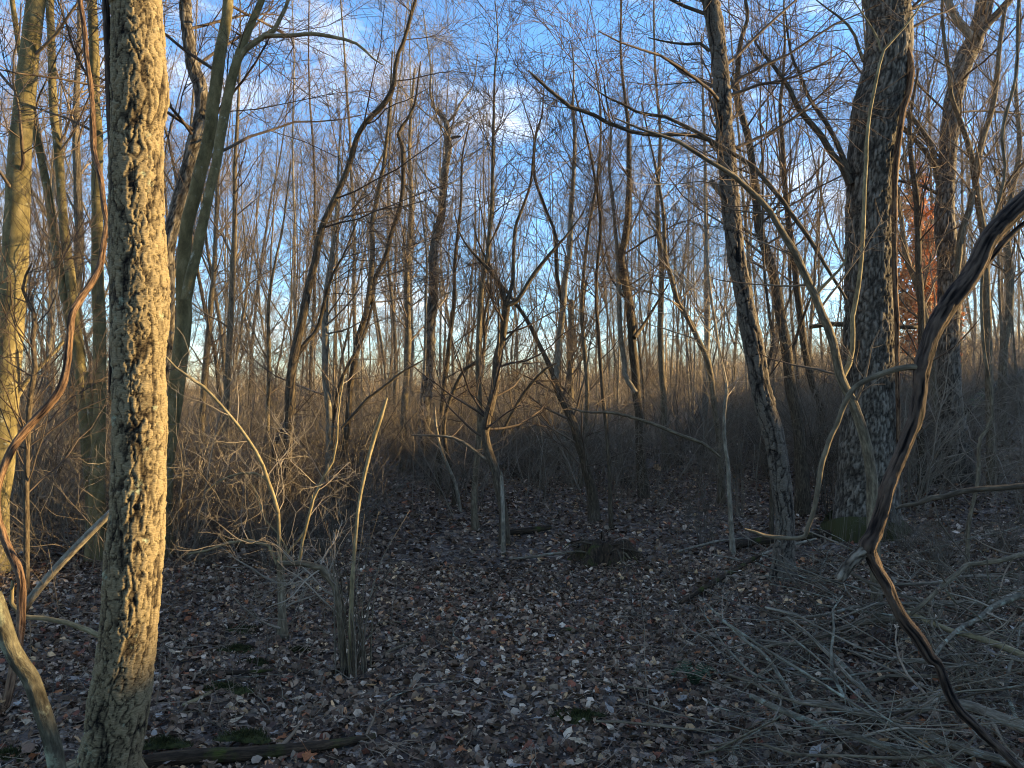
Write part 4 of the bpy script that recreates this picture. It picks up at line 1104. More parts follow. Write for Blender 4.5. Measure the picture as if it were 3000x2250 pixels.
lying('fallen_branch', "dark stick slanting up to the leaning scaly trunk from the open litter", 'branch', 'rotten',
      [(1990, 1765, 16), (2050, 1730, 15), (2110, 1695, 14), (2170, 1660, 13), (2240, 1615, 12)], 0.04, side=3)
lying('fallen_log', "dark rotten log lying behind the leaning scaly trunk's foot", 'log', 'rotten',
      [(2140, 1600, 22), (2210, 1588, 24), (2290, 1580, 24), (2370, 1570, 22), (2440, 1560, 20)], 0.06, K=14)
lying('fallen_log', "rotten log with mossy top at the bottom edge beside the nearest flaky trunk", 'log', 'rotten',
      [(400, 2244, 44), (470, 2228, 46), (560, 2220, 44), (678, 2212, 42), (780, 2205, 38), (859, 2196, 36), (940, 2184, 30), (1010, 2172, 24), (1100, 2152, 14)], 0.03, K=20, wob=0.02, side=3)
lying('fallen_log', "small dark log behind the kinked centre tree", 'log', 'rotten', [(1490, 1560, 16), (1530, 1556, 18), (1570, 1552, 18), (1612, 1545, 14)], 0.05)
lying('fallen_branch', "black curved stick lying alone in the middle of the open litter", 'branch', 'rotten',
      [(1610, 1872, 16), (1632, 1852, 18), (1660, 1846, 18), (1690, 1845, 10), (1740, 1847, 6)], 0.02)
lying('fallen_branch', "brown curved stick in the open litter right of the shrub clump", 'branch', 'mid', [(1105, 1826, 5), (1140, 1823, 6), (1185, 1824, 5)], 0.02)
lying('fallen_branch', "brown stick slanting down left of the shrub clump's right side", 'branch', 'mid', [(1130, 1912, 8), (1170, 1895, 8), (1220, 1875, 7), (1262, 1866, 5)], 0.02)
lying('fallen_branch', "bare stick lying before the mossy root stump", 'branch', 'greyed', [(1490, 1637, 5), (1560, 1632, 8), (1630, 1622, 9), (1725, 1616, 8)], 0.05)
lying('fallen_branch', "thin curved stick on the litter right of centre near the bottom", 'branch', 'mid', [(1720, 1965, 4), (1745, 1988, 5), (1790, 2003, 6), (1850, 2013, 6), (1905, 2020, 4)], 0.03)
lying('fallen_branch', "thin dark stick lying left of the shrub clump among moss patches", 'branch', 'rotten', [(590, 1966, 12), (660, 1970, 14), (740, 1968, 12), (800, 1962, 8)], 0.03)
lying('fallen_branch', "pale tapering stick among the leaves by the moss-topped log", 'branch', 'yellow', [(537, 2066, 12), (575, 2050, 12), (620, 2026, 8)], 0.02)
lying('fallen_branch', "long dark fallen branch in the brush behind the arching shoot, left of centre", 'branch', 'rotten',
      [(560, 1590, 14), (640, 1580, 16), (720, 1575, 16), (800, 1560, 14), (900, 1545, 10)], 0.1, side=4)
lying('fallen_log', "dark mossy trunk lodged slantwise in the brush at the right edge", 'log', 'rotten',
      [(2830, 1200, 34), (2870, 1165, 34), (2904, 1139, 32), (2958, 1112, 26), (3010, 1085, 20)], 0.9, K=14, side=8)
traced('lodged_log', "dark log lodged level behind the biggest trunk at mid height", 'log', 'dark', [
    ('log', [(2372, 958, 12), (2430, 950, 14), (2520, 952, 15), (2600, 955, 14), (2690, 958, 12)], {'rough': 0, 'cap': True, 'K': 10})], depth=11.5, foot=False)
# dead poles leaning in the mid distance
for lab, mt, d, pts in [
    ("bare grey pole bowed right over the thicket at the clearing's end", 'greyed', 8.2, [(1205, 1275, 4), (1260, 1276, 6), (1320, 1280, 8), (1365, 1300, 9), (1400, 1330, 9), (1430, 1350, 8), (1470, 1400, 5)]),
    ("long thin bare branch arching level in front of the dark bent tree", 'mid', 7.6, [(1670, 1195, 4), (1720, 1208, 6), (1790, 1208, 8), (1860, 1226, 9), (1930, 1250, 10), (1990, 1275, 10), (2060, 1300, 9), (2110, 1340, 7)]),
    ("pale thin leaning pole below the crooked-topped trunk", 'pale', 9.2, [(1350, 1500, 10), (1335, 1420, 10), (1310, 1360, 9), (1290, 1310, 9), (1278, 1250, 8), (1273, 1180, 6)]),
    ("dark branch sloping up right from the shrub clump", 'dark', 6.8, [(1000, 1255, 7), (1040, 1210, 9), (1080, 1165, 9), (1130, 1130, 8), (1170, 1095, 7), (1240, 1055, 4)]),
    ("straight dark branch sloping up right through the kinked centre tree", 'dark', 8.4, [(1470, 1270, 6), (1500, 1210, 9), (1530, 1160, 9), (1560, 1120, 9), (1600, 1080, 7), (1630, 1065, 5)]),
]:
    traced('leaning_branch', lab, 'branch', mt, [('branch', pts, {'wob': 0.02, 'rough': 0})], depth=d, foot=False,
           crown=dict(n1=8, n2=4, n3=3, tr=(0.1, 0.97), l1=(0.3, 0.9), rmin=0.0018), twig='twig')

# --- mossy root stump in the clearing's right
st = W(1775, 1640, gdepth(1775, 1645))
sb = np.array([st[0], st[1], float(H(st[0], st[1]))])
stump = empty('root_stump', sb)
tag(stump, "low mossy rotten stump with splayed roots at the right of the clearing", 'stump')
th = np.linspace(0, 2 * np.pi, 48, endpoint=False)
rings = np.array([(0.22, -0.08), (0.17, 0.03), (0.13, 0.1), (0.11, 0.15), (0.09, 0.17), (0.05, 0.14), (0.005, 0.14)])
Vv = []
for r0, z0 in rings:
    rr_ = r0 * (1 + 0.22 * np.sin(th * 5 + 1) + 0.12 * np.sin(th * 9 + 2))
    Vv.append(np.stack([rr_ * np.cos(th) * 1.5, rr_ * np.sin(th), z0 + 0.03 * np.sin(th * 3 + 1) * (r0 > .1) + 0.02 * np.sin(th * 7)], 1))
Vv = np.concatenate(Vv)
kk_ = np.arange(48)
Q_ = np.concatenate([np.stack([i * 48 + kk_, i * 48 + (kk_ + 1) % 48, (i + 1) * 48 + (kk_ + 1) % 48, (i + 1) * 48 + kk_], 1) for i in range(len(rings) - 1)])
link('wood', mk_mesh('wood', Vv, Q_, M['rotten'], {'bc': Vv}), stump)
for k in range(13):
    a = R.uniform(0, 6.28)
    L = R.uniform(0.12, 0.36)
    p0 = np.array([0.12 * math.cos(a), 0.1 * math.sin(a), R.uniform(0.05, 0.17)])
    q = np.array([[*p0, 0.011], [p0[0] + math.cos(a) * L * .4, p0[1] + math.sin(a) * L * .4, p0[2] + R.uniform(-.03, .08), 0.008], [p0[0] + math.cos(a) * L * .8, p0[1] + math.sin(a) * L * .8, R.uniform(.02, .14), 0.006],
                  [p0[0] + math.cos(a + .3) * L, p0[1] + math.sin(a + .3) * L, R.uniform(-.01, .1), 0.003]])
    me, _, _ = stem_mesh('root', q, R.choice(['rotten', 'mid', 'dark']), 6, 0.04, None, (0, 0, 0), wob=0.02)
    link('root', me, stump)
EXCL.append((sb[0], sb[1]))

# ------------------------------------------------------------------ zones used in labels of repeated things
LAND = [(110, "the left-edge trunk"), (240, "the slender forked tree"), (330, "the yellow-footed trunk"), (480, "the nearest flaky trunk"), (620, "the three-trunk tree"),
        (760, "the three-trunk tree's right neighbour"), (900, "the dark leaning tree"), (1050, "the sunlit pinkish stems"), (1180, "the forked grey tree"), (1300, "the crooked-topped trunk"), (1420, "the straight centre sapling"),
        (1540, "the kinked centre tree"), (1660, "the upright pale stem"), (1780, "the split-footed tree"), (1900, "the dark bent tree"), (2020, "the grey pole-like tree"), (2150, "the thin pale sapling"),
        (2280, "the leaning scaly trunk"), (2400, "the two dark trunks"), (2560, "the biggest trunk"), (2700, "the hairy clinging vine"), (2830, "the rough forked trunk"), (2930, "the twisting stem"), (9999, "the right-edge vine")]


def landmark(px):
    for x, n in LAND:
        if px < x:
            return n
    return LAND[-1][1]


# ------------------------------------------------------------------ background trees: prototypes copied
def proto_tree(seed, h, r0, lean, forks, tw, bark, sparse=1.0):
    g = np.random.default_rng(seed)
    n = 14
    P = np.zeros((n, 3))
    d = np.array([lean[0], lean[1], 1.0])
    for k in range(1, n):
        d = d + g.normal(size=3) * 0.045 + np.array([-0.04 * d[0], -0.04 * d[1], 0.06])
        d /= np.linalg.norm(d)
        P[k] = P[k - 1] + d * h / (n - 1)
    r = 0.66 * r0 * np.linspace(1, 0.12, n) ** 0.9
    r[0] *= 1.35
    axes = [(P, r)]
    parts = [tubes(P[None], r[None], 8)]
    for f in range(forks):
        i = int(g.integers(3, 8))
        fr = g.uniform(0.55, 0.8)
        a = g.uniform(0, 6.28)
        m = n - i
        Q = np.zeros((m, 3))
        Q[0] = P[i]
        d = np.array([math.cos(a) * 0.6, math.sin(a) * 0.6, 1.0])
        for k in range(1, m):
            d = d + g.normal(size=3) * 0.09 + np.array([0, 0, 0.14])
            d /= np.linalg.norm(d)
            Q[k] = Q[k - 1] + d * h / (n - 1) * 0.95
        rr = r[i] * fr * np.linspace(1, 0.15, m)
        q = spline(np.concatenate([Q, rr[:, None]], 1), n)
        axes.append((q[:, :3], q[:, 3]))
        parts.append(tubes(q[None, :, :3], q[None, :, 3], 6))
    V, Q, S = join(parts)
    trunk = mk_mesh('trunk', V, Q, M[bark], {'bc': S})
    crown = crown_mesh('crown', axes, M[tw], (0, 0, 0), n1=int(42 * sparse), n2=6, n3=6, tr=(0.13, 0.99), l1=(h * 0.08, h * 0.22), up=0.14,
                       ang=(22, 50), rmin=0.0021, g=g, wan=0.12, r1max=0.03)
    return trunk, crown


PROT = []
for k, (h, r0, ln, fk, tw, bk, nm, kind) in enumerate([
    (13, 0.10, (0.05, 0), 1, 'twig', 'mid', 'grey-brown tree', 0), (15, 0.12, (-0.06, 0.02), 2, 'twigpale', 'mid', 'spreading forked tree', 1),
    (12, 0.08, (0.1, 0), 0, 'twig', 'dark', 'dark slim tree', 2), (14, 0.09, (-0.12, 0), 1, 'twig', 'pale', 'pale-barked tree', 3),
    (16, 0.14, (0.0, 0.05), 3, 'twigpale', 'mid', 'broad many-stemmed tree', 4), (10, 0.06, (0.14, 0), 1, 'twig', 'mid', 'small sapling-like tree', 5),
    (11, 0.07, (-0.05, 0), 0, 'twigpale', 'pale', 'slim pale pole tree', 6), (9, 0.05, (0.05, 0.05), 2, 'twigdark', 'dark', 'low dark bushy tree', 7),
]):
    t_, c_ = proto_tree(100 + k, h, r0, ln, fk, tw, bk, 1.0 if h > 10 else 0.8)
    PROT.append((h, nm, t_, c_))


def blocked(x, y, rad):
    return any((x - a) ** 2 + (y - b) ** 2 < rad * rad for a, b in EXCL)


placed = []


def place_tree(x, y, kp, sc, rz, label):
    h, nm, t_, c_ = PROT[kp]
    z = float(H(x, y)) - 0.1
    root = empty('bare_tree', (x, y, z), rz)
    root.scale = (sc, sc, sc)
    tag(root, label, 'tree', 'leafless trees of the wood beyond the clearing')
    link('trunk', t_, root)
    link('crown', c_, root)
    placed.append((x, y))


tries = 0
count = 0
gT = random.Random(5)
while count < 230 and tries < 12000:
    tries += 1
    px = gT.uniform(-150, 3150)
    u = gT.random()
    d = 12 + 46 * u
    x = (px - 1500) / FPX * d
    if blocked(x, d, 0.7) or any((x - a) ** 2 + (d - b) ** 2 < (1.0 if d < 25 else 1.6) ** 2 for a, b in placed):
        continue
    if d < 14 and 1300 < px < 1900:
        continue
    kp = gT.choice([0, 1, 2, 3, 4, 5, 6, 0, 2, 6, 5, 7])
    h = PROT[kp][0]
    # tree tops as seen: an opening of sky right of the centre line, taller woods to the left
    if 1420 < px < 1760:
        top = gT.uniform(380, 760)
    elif 1250 < px < 2150:
        top = gT.uniform(150, 700)
    elif px < 1100:
        top = gT.uniform(-300, 480)
    else:
        top = gT.uniform(-200, 620)
    want = EYE + (1125 - top) / FPX * d - float(H(x, d))
    sc = want / h
    if sc > 1.45 or sc < 0.42:
        sc = min(max(sc, 0.42), 1.45)
        if d < 18 and sc == 0.42:
            continue
    far = "just behind" if d < 20 else ("some way behind" if d < 33 else "far behind")
    place_tree(x, d, kp, sc, gT.uniform(0, 6.28), f"{'tall' if sc * h > 12 else 'low' if sc * h < 8 else 'middling'} leafless {PROT[kp][1]} standing {far} {landmark(px)}")
    count += 1
# a few trees on the rise to the right whose shade falls into the picture
for x_, y_ in ((24, 15.5), (29, 19), (19, 14)):
    place_tree(x_, y_, gT.choice([0, 1, 4]), gT.uniform(0.8, 1.0), gT.uniform(0, 6.28),
               "leafless tree on the rise to the right, beyond the picture's edge")

# the same wood goes on behind and beside the viewer: one mass
ns_ = 150
gb = np.random.default_rng(91)
ang_ = gb.uniform(0, 2 * np.pi, ns_ * 4)          # azimuth from +Y towards +X
rad_ = 5.0 + 38 * gb.random(ns_ * 4) ** 0.8
deg_ = np.degrees(ang_)
okb = (deg_ > 46) & (deg_ < 314) & ~((deg_ > 46) & (deg_ < 98)) & ~((rad_ < 8) & (deg_ < 80))
ang_, rad_ = ang_[okb][:ns_], rad_[okb][:ns_]
bx_, by_ = rad_ * np.sin(ang_), rad_ * np.cos(ang_)
nb_ = len(bx_)
PB = np.zeros((nb_, 5, 3))
hb_ = gb.uniform(9, 16, nb_)
lb_ = gb.normal(size=(nb_, 2)) * 0.7
for k in range(5):
    PB[:, k] = np.stack([bx_ + lb_[:, 0] * k / 4, by_ + lb_[:, 1] * k / 4, H(bx_, by_) - 0.2 + hb_ * k / 4], 1)
RB = (gb.uniform(0.05, 0.2, nb_))[:, None] * np.array([1.1, .85, .6, .35, .08])
B1, B1r = grow(PB, RB, nb_ * 22, (0.2, 1.0), (1.5, 4.5), (30, 65), 5, 0.35, 0.08, 0.15, 0.012, 0.3, 0.4, gb, rmax=0.05)
B2, B2r = grow(B1, B1r, nb_ * 60, (0.2, 1.0), (0.6, 1.6), (30, 65), 3, 0.6, 0.05, 0.15, 0.006, 0.4, 0.4, gb)
V, Q, S = join([tubes(PB, RB, 6), tubes(B1, B1r, 3), tubes(B2, B2r, 3)])
sw = link("surrounding_woods", mk_mesh("surrounding_woods", V, Q, M['twigdark']))
tag(sw, "leafless wood continuing beside and behind the viewpoint", "woods", None, "stuff")

# ------------------------------------------------------------------ far wood: one mass
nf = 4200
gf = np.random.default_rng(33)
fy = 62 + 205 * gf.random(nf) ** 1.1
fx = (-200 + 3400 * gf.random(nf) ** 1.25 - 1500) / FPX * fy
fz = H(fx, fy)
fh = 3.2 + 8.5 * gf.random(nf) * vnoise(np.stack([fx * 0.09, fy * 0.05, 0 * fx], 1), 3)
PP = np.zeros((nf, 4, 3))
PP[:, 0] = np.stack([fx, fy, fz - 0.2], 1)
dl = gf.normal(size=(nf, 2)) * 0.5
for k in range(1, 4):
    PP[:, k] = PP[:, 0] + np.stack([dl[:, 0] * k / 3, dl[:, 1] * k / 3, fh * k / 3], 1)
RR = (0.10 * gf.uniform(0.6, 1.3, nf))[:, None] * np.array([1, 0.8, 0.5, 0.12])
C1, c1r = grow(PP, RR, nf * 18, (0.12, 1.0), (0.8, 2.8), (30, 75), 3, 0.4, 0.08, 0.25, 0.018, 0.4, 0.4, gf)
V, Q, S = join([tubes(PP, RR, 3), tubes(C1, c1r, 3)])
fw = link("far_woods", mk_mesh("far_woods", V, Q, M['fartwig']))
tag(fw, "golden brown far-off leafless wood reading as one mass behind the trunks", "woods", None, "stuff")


# ------------------------------------------------------------------ shrubs: prototypes copied
def proto_shrub(seed, h, ns, spread, tw, thick=1.0):
    g = np.random.default_rng(seed)
    P = np.zeros((ns, 7, 3))
    a = g.uniform(0, 6.28, ns)
    P[:, 0, 0] = np.cos(a) * g.uniform(0, 0.12, ns)
    P[:, 0, 1] = np.sin(a) * g.uniform(0, 0.12, ns)
    P[:, 0, 2] = -0.05
    s = g.uniform(0.1, 1, ns) * spread
    d = np.stack([np.cos(a) * s, np.sin(a) * s, np.ones(ns)], 1)
    L = (g.uniform(0.5, 1.1, ns) * h)[:, None]
    for k in range(1, 7):
        d /= np.linalg.norm(d, axis=1, keepdims=True)
        P[:, k] = P[:, k - 1] + d * L / 6
        d = d + g.normal(size=(ns, 3)) * 0.12 + np.stack([np.cos(a) * 0.06, np.sin(a) * 0.06, np.zeros(ns) - 0.02], 1)
    r = (g.uniform(0.004, 0.009, ns) * thick)[:, None] * np.linspace(1, 0.3, 7)[None]
    P1, R1 = grow(P, r, ns * 6, (0.15, 0.98), (0.3 * h, 0.6 * h), (25, 65), 5, 0.55, 0.02, 0.2, 0.0018 * thick, 0.5, 0.5, g)
    P2, R2 = grow(P1, R1, ns * 9, (0.1, 1.0), (0.08 * h, 0.28 * h), (25, 70), 4, 0.7, 0.02, 0.2, 0.0019 * thick, 0.6, 0.4, g)
    V, Q, S = join([tubes(P, r, 4), tubes(P1, R1, 3), tubes(P2, R2, 3)])
    return mk_mesh('bare_shrub', V, Q, M[tw])


SHR = [(proto_shrub(200, 1.7, 16, 0.35, 'shrubtwig'), "upright twiggy"), (proto_shrub(201, 1.3, 22, 0.8, 'shrubtwig'), "low spreading"), (proto_shrub(202, 2.2, 12, 0.3, 'shrubtwig'), "tall thin-stemmed"),
       (proto_shrub(203, 1.5, 18, 0.6, 'twigpale'), "pale-twigged"), (proto_shrub(204, 1.9, 20, 0.45, 'shrubtwig', 1.2), "dense brown"), (proto_shrub(205, 1.1, 26, 1.0, 'shrubtwig', 0.9), "sprawling bramble-like")]
gS = random.Random(9)
sn = 0
tries = 0
while sn < 298 and tries < 20000:
    tries += 1
    px = gS.uniform(-60, 3060)
    d = 5.0 + 21 * gS.random() ** 1.1
    x = (px - 1500) / FPX * d
    gz = float(H(x, d))
    py = 1125 + (EYE - gz) / d * FPX
    # the open litter stays open
    edge = 1500 if px > 1150 else 1560
    if 1120 < px < 2050 and py > (1500 if px < 1700 else 1470):
        continue
    if 430 < px <= 1120 and py > 1680 - max(0, px - 900) * 0.5:
        continue
    if px >= 2050 and py > 1540 and (gS.random() < 0.8 or py > 1750):
        continue
    if px < 430 and d < 5.6:
        continue
    if 1150 < px < 1500 and py > 1470 and gS.random() < .6:
        continue
    k = gS.randrange(len(SHR))
    if d < 8:
        k = gS.choice([0, 1, 3, 5])
    me, nm = SHR[k]
    o = link('bare_shrub', me)
    o.location = (x, d, gz)
    s = gS.uniform(0.65, 1.3) * (0.62 if d < 7 or (px > 2050 and d < 8.5) else 1.05)
    o.scale = (s * gS.uniform(.9, 1.2), s, s)
    o.rotation_euler = (0, 0, gS.uniform(0, 6.28))
    dist = "at the foot of" if d < 9.5 else ("behind" if d < 15 else "well behind")
    hgt_ = s * (1.7, 1.3, 2.2, 1.5, 1.9, 1.1)[k]
    hw_ = "knee-high" if hgt_ < 0.9 else ("waist-high" if hgt_ < 1.35 else ("chest-high" if hgt_ < 1.9 else "man-high"))
    tag(o, f"{hw_} {nm} bare shrub {dist} {landmark(px)}", 'shrub', 'bare shrubs of the thicket round the clearing')
    sn += 1

# ------------------------------------------------------------------ tree keeping its orange leaves
ox, oy = (2690 - 1500) / FPX * 22, 22.0
oz = float(H(ox, oy))
ot = empty('orange_tree', (ox, oy, oz))
tag(ot, "tree still holding rusty orange leaves, glimpsed between the biggest trunk and the rough forked trunk", 'tree')
Pt = np.array([[0, 0, -0.1, 0.09], [0.1, 0, 2, 0.075], [0.0, 0.1, 4, 0.05], [0.1, 0, 6, 0.02], [0.1, 0, 7.2, 0.01]])
me, P_, r_2 = stem_mesh('trunk', Pt, 'mid', 10, 0.2)
link('trunk', me, ot)
Po, Ro = grow(P_[None], r_2[None], 60, (0.15, 0.98), (0.6, 1.5), (40, 80), 6, 0.4, 0.05, 0.15, 0.004)
Pq, Rq = grow(Po, Ro, 300, (0.2, 1.0), (0.2, 0.6), (30, 70), 4, 0.5, 0.0, 0.2, 0.003)
V, Q, S = join([tubes(Po, Ro, 4), tubes(Pq, Rq, 3)])
link('crown', mk_mesh('crown', V, Q, M['twig']), ot)


def leaf_cloud(centres, size, g, shape=6, tilt=1.0):
    """folded leaves at centres -> V, tris. six points: stem, two sides x2, tip, folded on the midrib"""
    n = len(centres)
    yaw = g.uniform(0, 2 * np.pi, n)
    s = size
    tx = g.normal(size=n) * tilt
    ty = g.normal(size=n) * tilt
    fold = g.uniform(-0.15, 0.5, n)
    wdt = g.uniform(0.55, 1.0, n)
    curl = g.normal(size=n) * 0.35
    #            along, across, up
    T = [(-0.5, 0, 0), (-0.2, 0.42, 1), (0.22, 0.36, 1), (0.5, 0, 2), (0.22, -0.36, 1), (-0.2, -0.42, 1), (0.0, 0, 3)]
    L = np.zeros((n, 7, 3))
    jit = g.uniform(0.75, 1.25, (n, 7))
    for k, (a, b, u) in enumerate(T):
        L[:, k, 0] = a * jit[:, k]
        L[:, k, 1] = b * wdt * jit[:, k]
        if u == 1:
            L[:, k, 2] = np.abs(b) * fold + curl * 0.25 * a
        elif u == 2:
            L[:, k, 2] = curl * 0.5
        elif u == 3:
            L[:, k, 2] = -curl * 0.08
    L *= s[:, None, None]
    cy, sy = np.cos(yaw), np.sin(yaw)
    # tilt about x then y
    cx, sx = np.cos(tx), np.sin(tx)
    y1 = L[:, :, 1] * cx[:, None] - L[:, :, 2] * sx[:, None]
    z1 = L[:, :, 1] * sx[:, None] + L[:, :, 2] * cx[:, None]
    cb, sb_ = np.cos(ty), np.sin(ty)
    x2 = L[:, :, 0] * cb[:, None] + z1 * sb_[:, None]
    z2 = -L[:, :, 0] * sb_[:, None] + z1 * cb[:, None]
    V = np.stack([x2 * cy[:, None] - y1 * sy[:, None], x2 * sy[:, None] + y1 * cy[:, None], z2], 2) + centres[:, None, :]
    tri = np.array([(6, 0, 1), (6, 1, 2), (6, 2, 3), (6, 3, 4), (6, 4, 5), (6, 5, 0)])
    F = (np.arange(n) * 7)[:, None, None] + tri[None]
    return V.reshape(-1, 3), F.reshape(-1, 3)


gl = np.random.default_rng(77)
tips = np.concatenate([Pq[:, 1], Pq[:, 2], Pq[:, 3]])
cen = tips[gl.integers(0, len(tips), 5200)] + gl.normal(size=(5200, 3)) * 0.10
V, F = leaf_cloud(cen, gl.uniform(0.07, 0.15, 5200), gl, tilt=1.2)
lv = link('leaves', mk_mesh('leaves', V, F, M['oakleaf'], smooth=False), ot)
lv['kind'] = 'stuff'

# ------------------------------------------------------------------ leaf litter
PAL = np.array([(0.045, 0.03, 0.024), (0.07, 0.046, 0.035), (0.10, 0.072, 0.055), (0.15, 0.112, 0.085), (0.20, 0.165, 0.14), (0.26, 0.235, 0.225), (0.34, 0.315, 0.30),
                (0.28, 0.15, 0.075), (0.26, 0.095, 0.04), (0.15, 0.05, 0.03), (0.36, 0.26, 0.15), (0.42, 0.38, 0.34)])
PW = np.array([16, 18, 18, 15, 12, 7, 2.8, 1.8, 0.9, 1.8, 2.6, 0.7])
PW = PW / PW.sum()


def scatter(n, d0, d1, g, pw=1.0):
    d = np.sqrt(d0 ** 2 + (d1 ** 2 - d0 ** 2) * g.random(n) ** pw)
    x = g.uniform(-0.74, 0.74, n) * d
    return x, d


Vs, Fs, Cs, off_ = [], [], [], 0
for n, d0, d1, s0, s1, tl in ((92000, 2.4, 7.0, 0.014, 0.056, 0.55), (42000, 7.0, 13.5, 0.035, 0.085, 0.42), (22000, 13.5, 30, 0.07, 0.16, 0.45)):
    x, y = scatter(n, d0, d1, gl)
    hz = H(x, y)
    nearf = (1 - sstep(15, 30, np.abs(y))) * (1 - sstep(10, 20, np.abs(x)))
    pnn = np.stack([x, y, np.zeros_like(x)], 1)
    hz = hz + nearf * (0.05 * (fbm(pnn * 4, 1, 3) - 0.5) + 0.03 * (fbm(pnn * 14, 2, 2) - 0.5))
    sz = s0 + (s1 - s0) * gl.random(n) ** 2.3
    z = hz + sz * gl.uniform(0.05, 0.42, n)
    V, F = leaf_cloud(np.stack([x, y, z], 1), sz, gl, tilt=tl)
    c = PAL[gl.choice(len(PAL), n, p=PW)] * gl.uniform(0.7, 1.25, (n, 1))
    c = (0.72 * c + 0.28 * c.mean(1, keepdims=True)) * np.array([1.75, 1.46, 1.08])
    patch = fbm(pnn * 0.9, 12, 3)[:, None]
    c = c * (0.72 + 0.55 * patch)
    Vs.append(V)
    Fs.append(F + off_)
    Cs.append(np.repeat(c, 7, axis=0))
    off_ += len(V)
lit = link("leaf_litter", mk_mesh("leaf_litter", np.concatenate(Vs), np.concatenate(Fs), M['litter'], {'lc': np.concatenate(Cs)}, smooth=False))
tag(lit, "brown and grey fallen leaves covering the whole forest floor", "leaf litter", None, "stuff")

# twig litter
nt_ = 5200
tx_, ty_ = scatter(nt_, 2.6, 14, gl)
dirn = gl.uniform(0, 6.28, nt_)
Lt = gl.uniform(0.06, 0.4, nt_)
PT = np.zeros((nt_, 4, 3))
for k in range(4):
    PT[:, k, 0] = tx_ + np.cos(dirn) * Lt * (k / 3 - .5) + gl.normal(size=nt_) * 0.01
    PT[:, k, 1] = ty_ + np.sin(dirn) * Lt * (k / 3 - .5) + gl.normal(size=nt_) * 0.01
    PT[:, k, 2] = H(PT[:, k, 0], PT[:, k, 1]) + 0.012 + gl.uniform(0, 0.04, nt_)
RT = gl.uniform(0.0012, 0.0035, nt_)[:, None] * np.array([1, .9, .8, .5])
V, Q, S, _ = tubes(PT, RT, 3)
tw_ = link("twig_litter", mk_mesh("twig_litter", V, Q, M['twig']))
tag(tw_, "tiny broken twigs strewn among the fallen leaves", "twig litter", None, "stuff")

# fine seedlings and whips standing in the near floor
nw = 900
wx, wy = scatter(nw, 3.4, 11, gl)
keep = (np.abs(wx / wy * FPX + 1500 - 1480) > 330) | (wy > 8)
wx, wy = wx[keep], wy[keep]
nw = len(wx)
PWH = np.zeros((nw, 5, 3))
hh = gl.uniform(0.15, 0.75, nw)
dd_ = gl.normal(size=(nw, 2)) * 0.25
for k in range(5):
    t = k / 4
    PWH[:, k, 0] = wx + dd_[:, 0] * hh * t + gl.normal(size=nw) * 0.006
    PWH[:, k, 1] = wy + dd_[:, 1] * hh * t
    PWH[:, k, 2] = H(wx, wy) - 0.02 + hh * t * (1 - 0.15 * t)
RW = gl.uniform(0.0012, 0.0026, nw)[:, None] * np.linspace(1, .5, 5)[None]
PW2, RW2 = grow(PWH, RW, nw * 2, (0.3, 1.0), (0.05, 0.22), (30, 60), 4, 0.7, 0.02, 0.15, 0.0009)
V, Q, S = join([tubes(PWH, RW, 3), tubes(PW2, RW2, 3)])
wh = link("undergrowth", mk_mesh("undergrowth", V, Q, M['shrubtwig']))
tag(wh, "fine bare whips and seedling stems sprouting through the leaf litter", "undergrowth", None, "stuff")

# the thicket further back: countless thin whips, one mass
def whips(name, label, n, d0, d1, h0, h1, rad, mat, seed, ok):
    g = np.random.default_rng(seed)
    y = np.sqrt(d0 ** 2 + (d1 ** 2 - d0 ** 2) * g.random(n * 3))
    x = (g.uniform(-150, 3150, n * 3) - 1500) / FPX * y
    gz = H(x, y)
    px_, py_ = x / y * FPX + 1500, 1125 - (gz - EYE) / y * FPX
    clump = vnoise(np.stack([x * 0.8, y * 0.8, 0 * x], 1), 5)
    k = ok(px_, py_, y) & (clump + g.uniform(-.25, .25, n * 3) > 0.42)
    x, y, gz = x[k][:n], y[k][:n], gz[k][:n]
    m = len(x)
    Pw = np.zeros((m, 6, 3))
    hh_ = h0 + (h1 - h0) * g.random(m) ** 1.8 * (0.5 + vnoise(np.stack([x * 0.35, y * 0.35, 0 * x], 1), 8))
    dv = g.normal(size=(m, 2)) * 0.4
    bend = g.normal(size=(m, 2)) * 0.22
    for j in range(6):
        t = j / 5
        Pw[:, j, 0] = x + (dv[:, 0] * t + bend[:, 0] * t * t) * hh_ + g.normal(size=m) * 0.012 * (j > 0)
        Pw[:, j, 1] = y + (dv[:, 1] * t + bend[:, 1] * t * t) * hh_
        Pw[:, j, 2] = gz - 0.03 + hh_ * t * (1 - 0.2 * t)
    Rw = (g.uniform(0.6, 1.4, m) * rad)[:, None] * np.linspace(1, .35, 6)[None]
    Pa, Ra = grow(Pw, Rw, m * 4, (0.15, 1.0), (0.2 * h1, 0.55 * h1), (20, 60), 6, 0.6, 0.03, 0.22, rad * 0.4, 0.4, 0.5, g)
    Pb, Rb = grow(Pa, Ra, m * 4, (0.1, 1.0), (0.08 * h1, 0.26 * h1), (25, 65), 4, 0.7, 0.03, 0.2, rad * 0.36, 0.5, 0.4, g)
    V, Q, S = join([tubes(Pw, Rw, 3), tubes(Pa, Ra, 3), tubes(Pb, Rb, 3)])
    o = link(name, mk_mesh(name, V, Q, M[mat]))
    tag(o, label, "undergrowth", None, "stuff")


def ok_mid(px, py, d):
    a = ~((px > 1100) & (px < 2050) & (py > 1520)) & ~((px > 400) & (px <= 1100) & (py > 1570))
    return a & ~((px >= 2050) & (py > 1500)) & ~((px < 400) & (py > 1680))


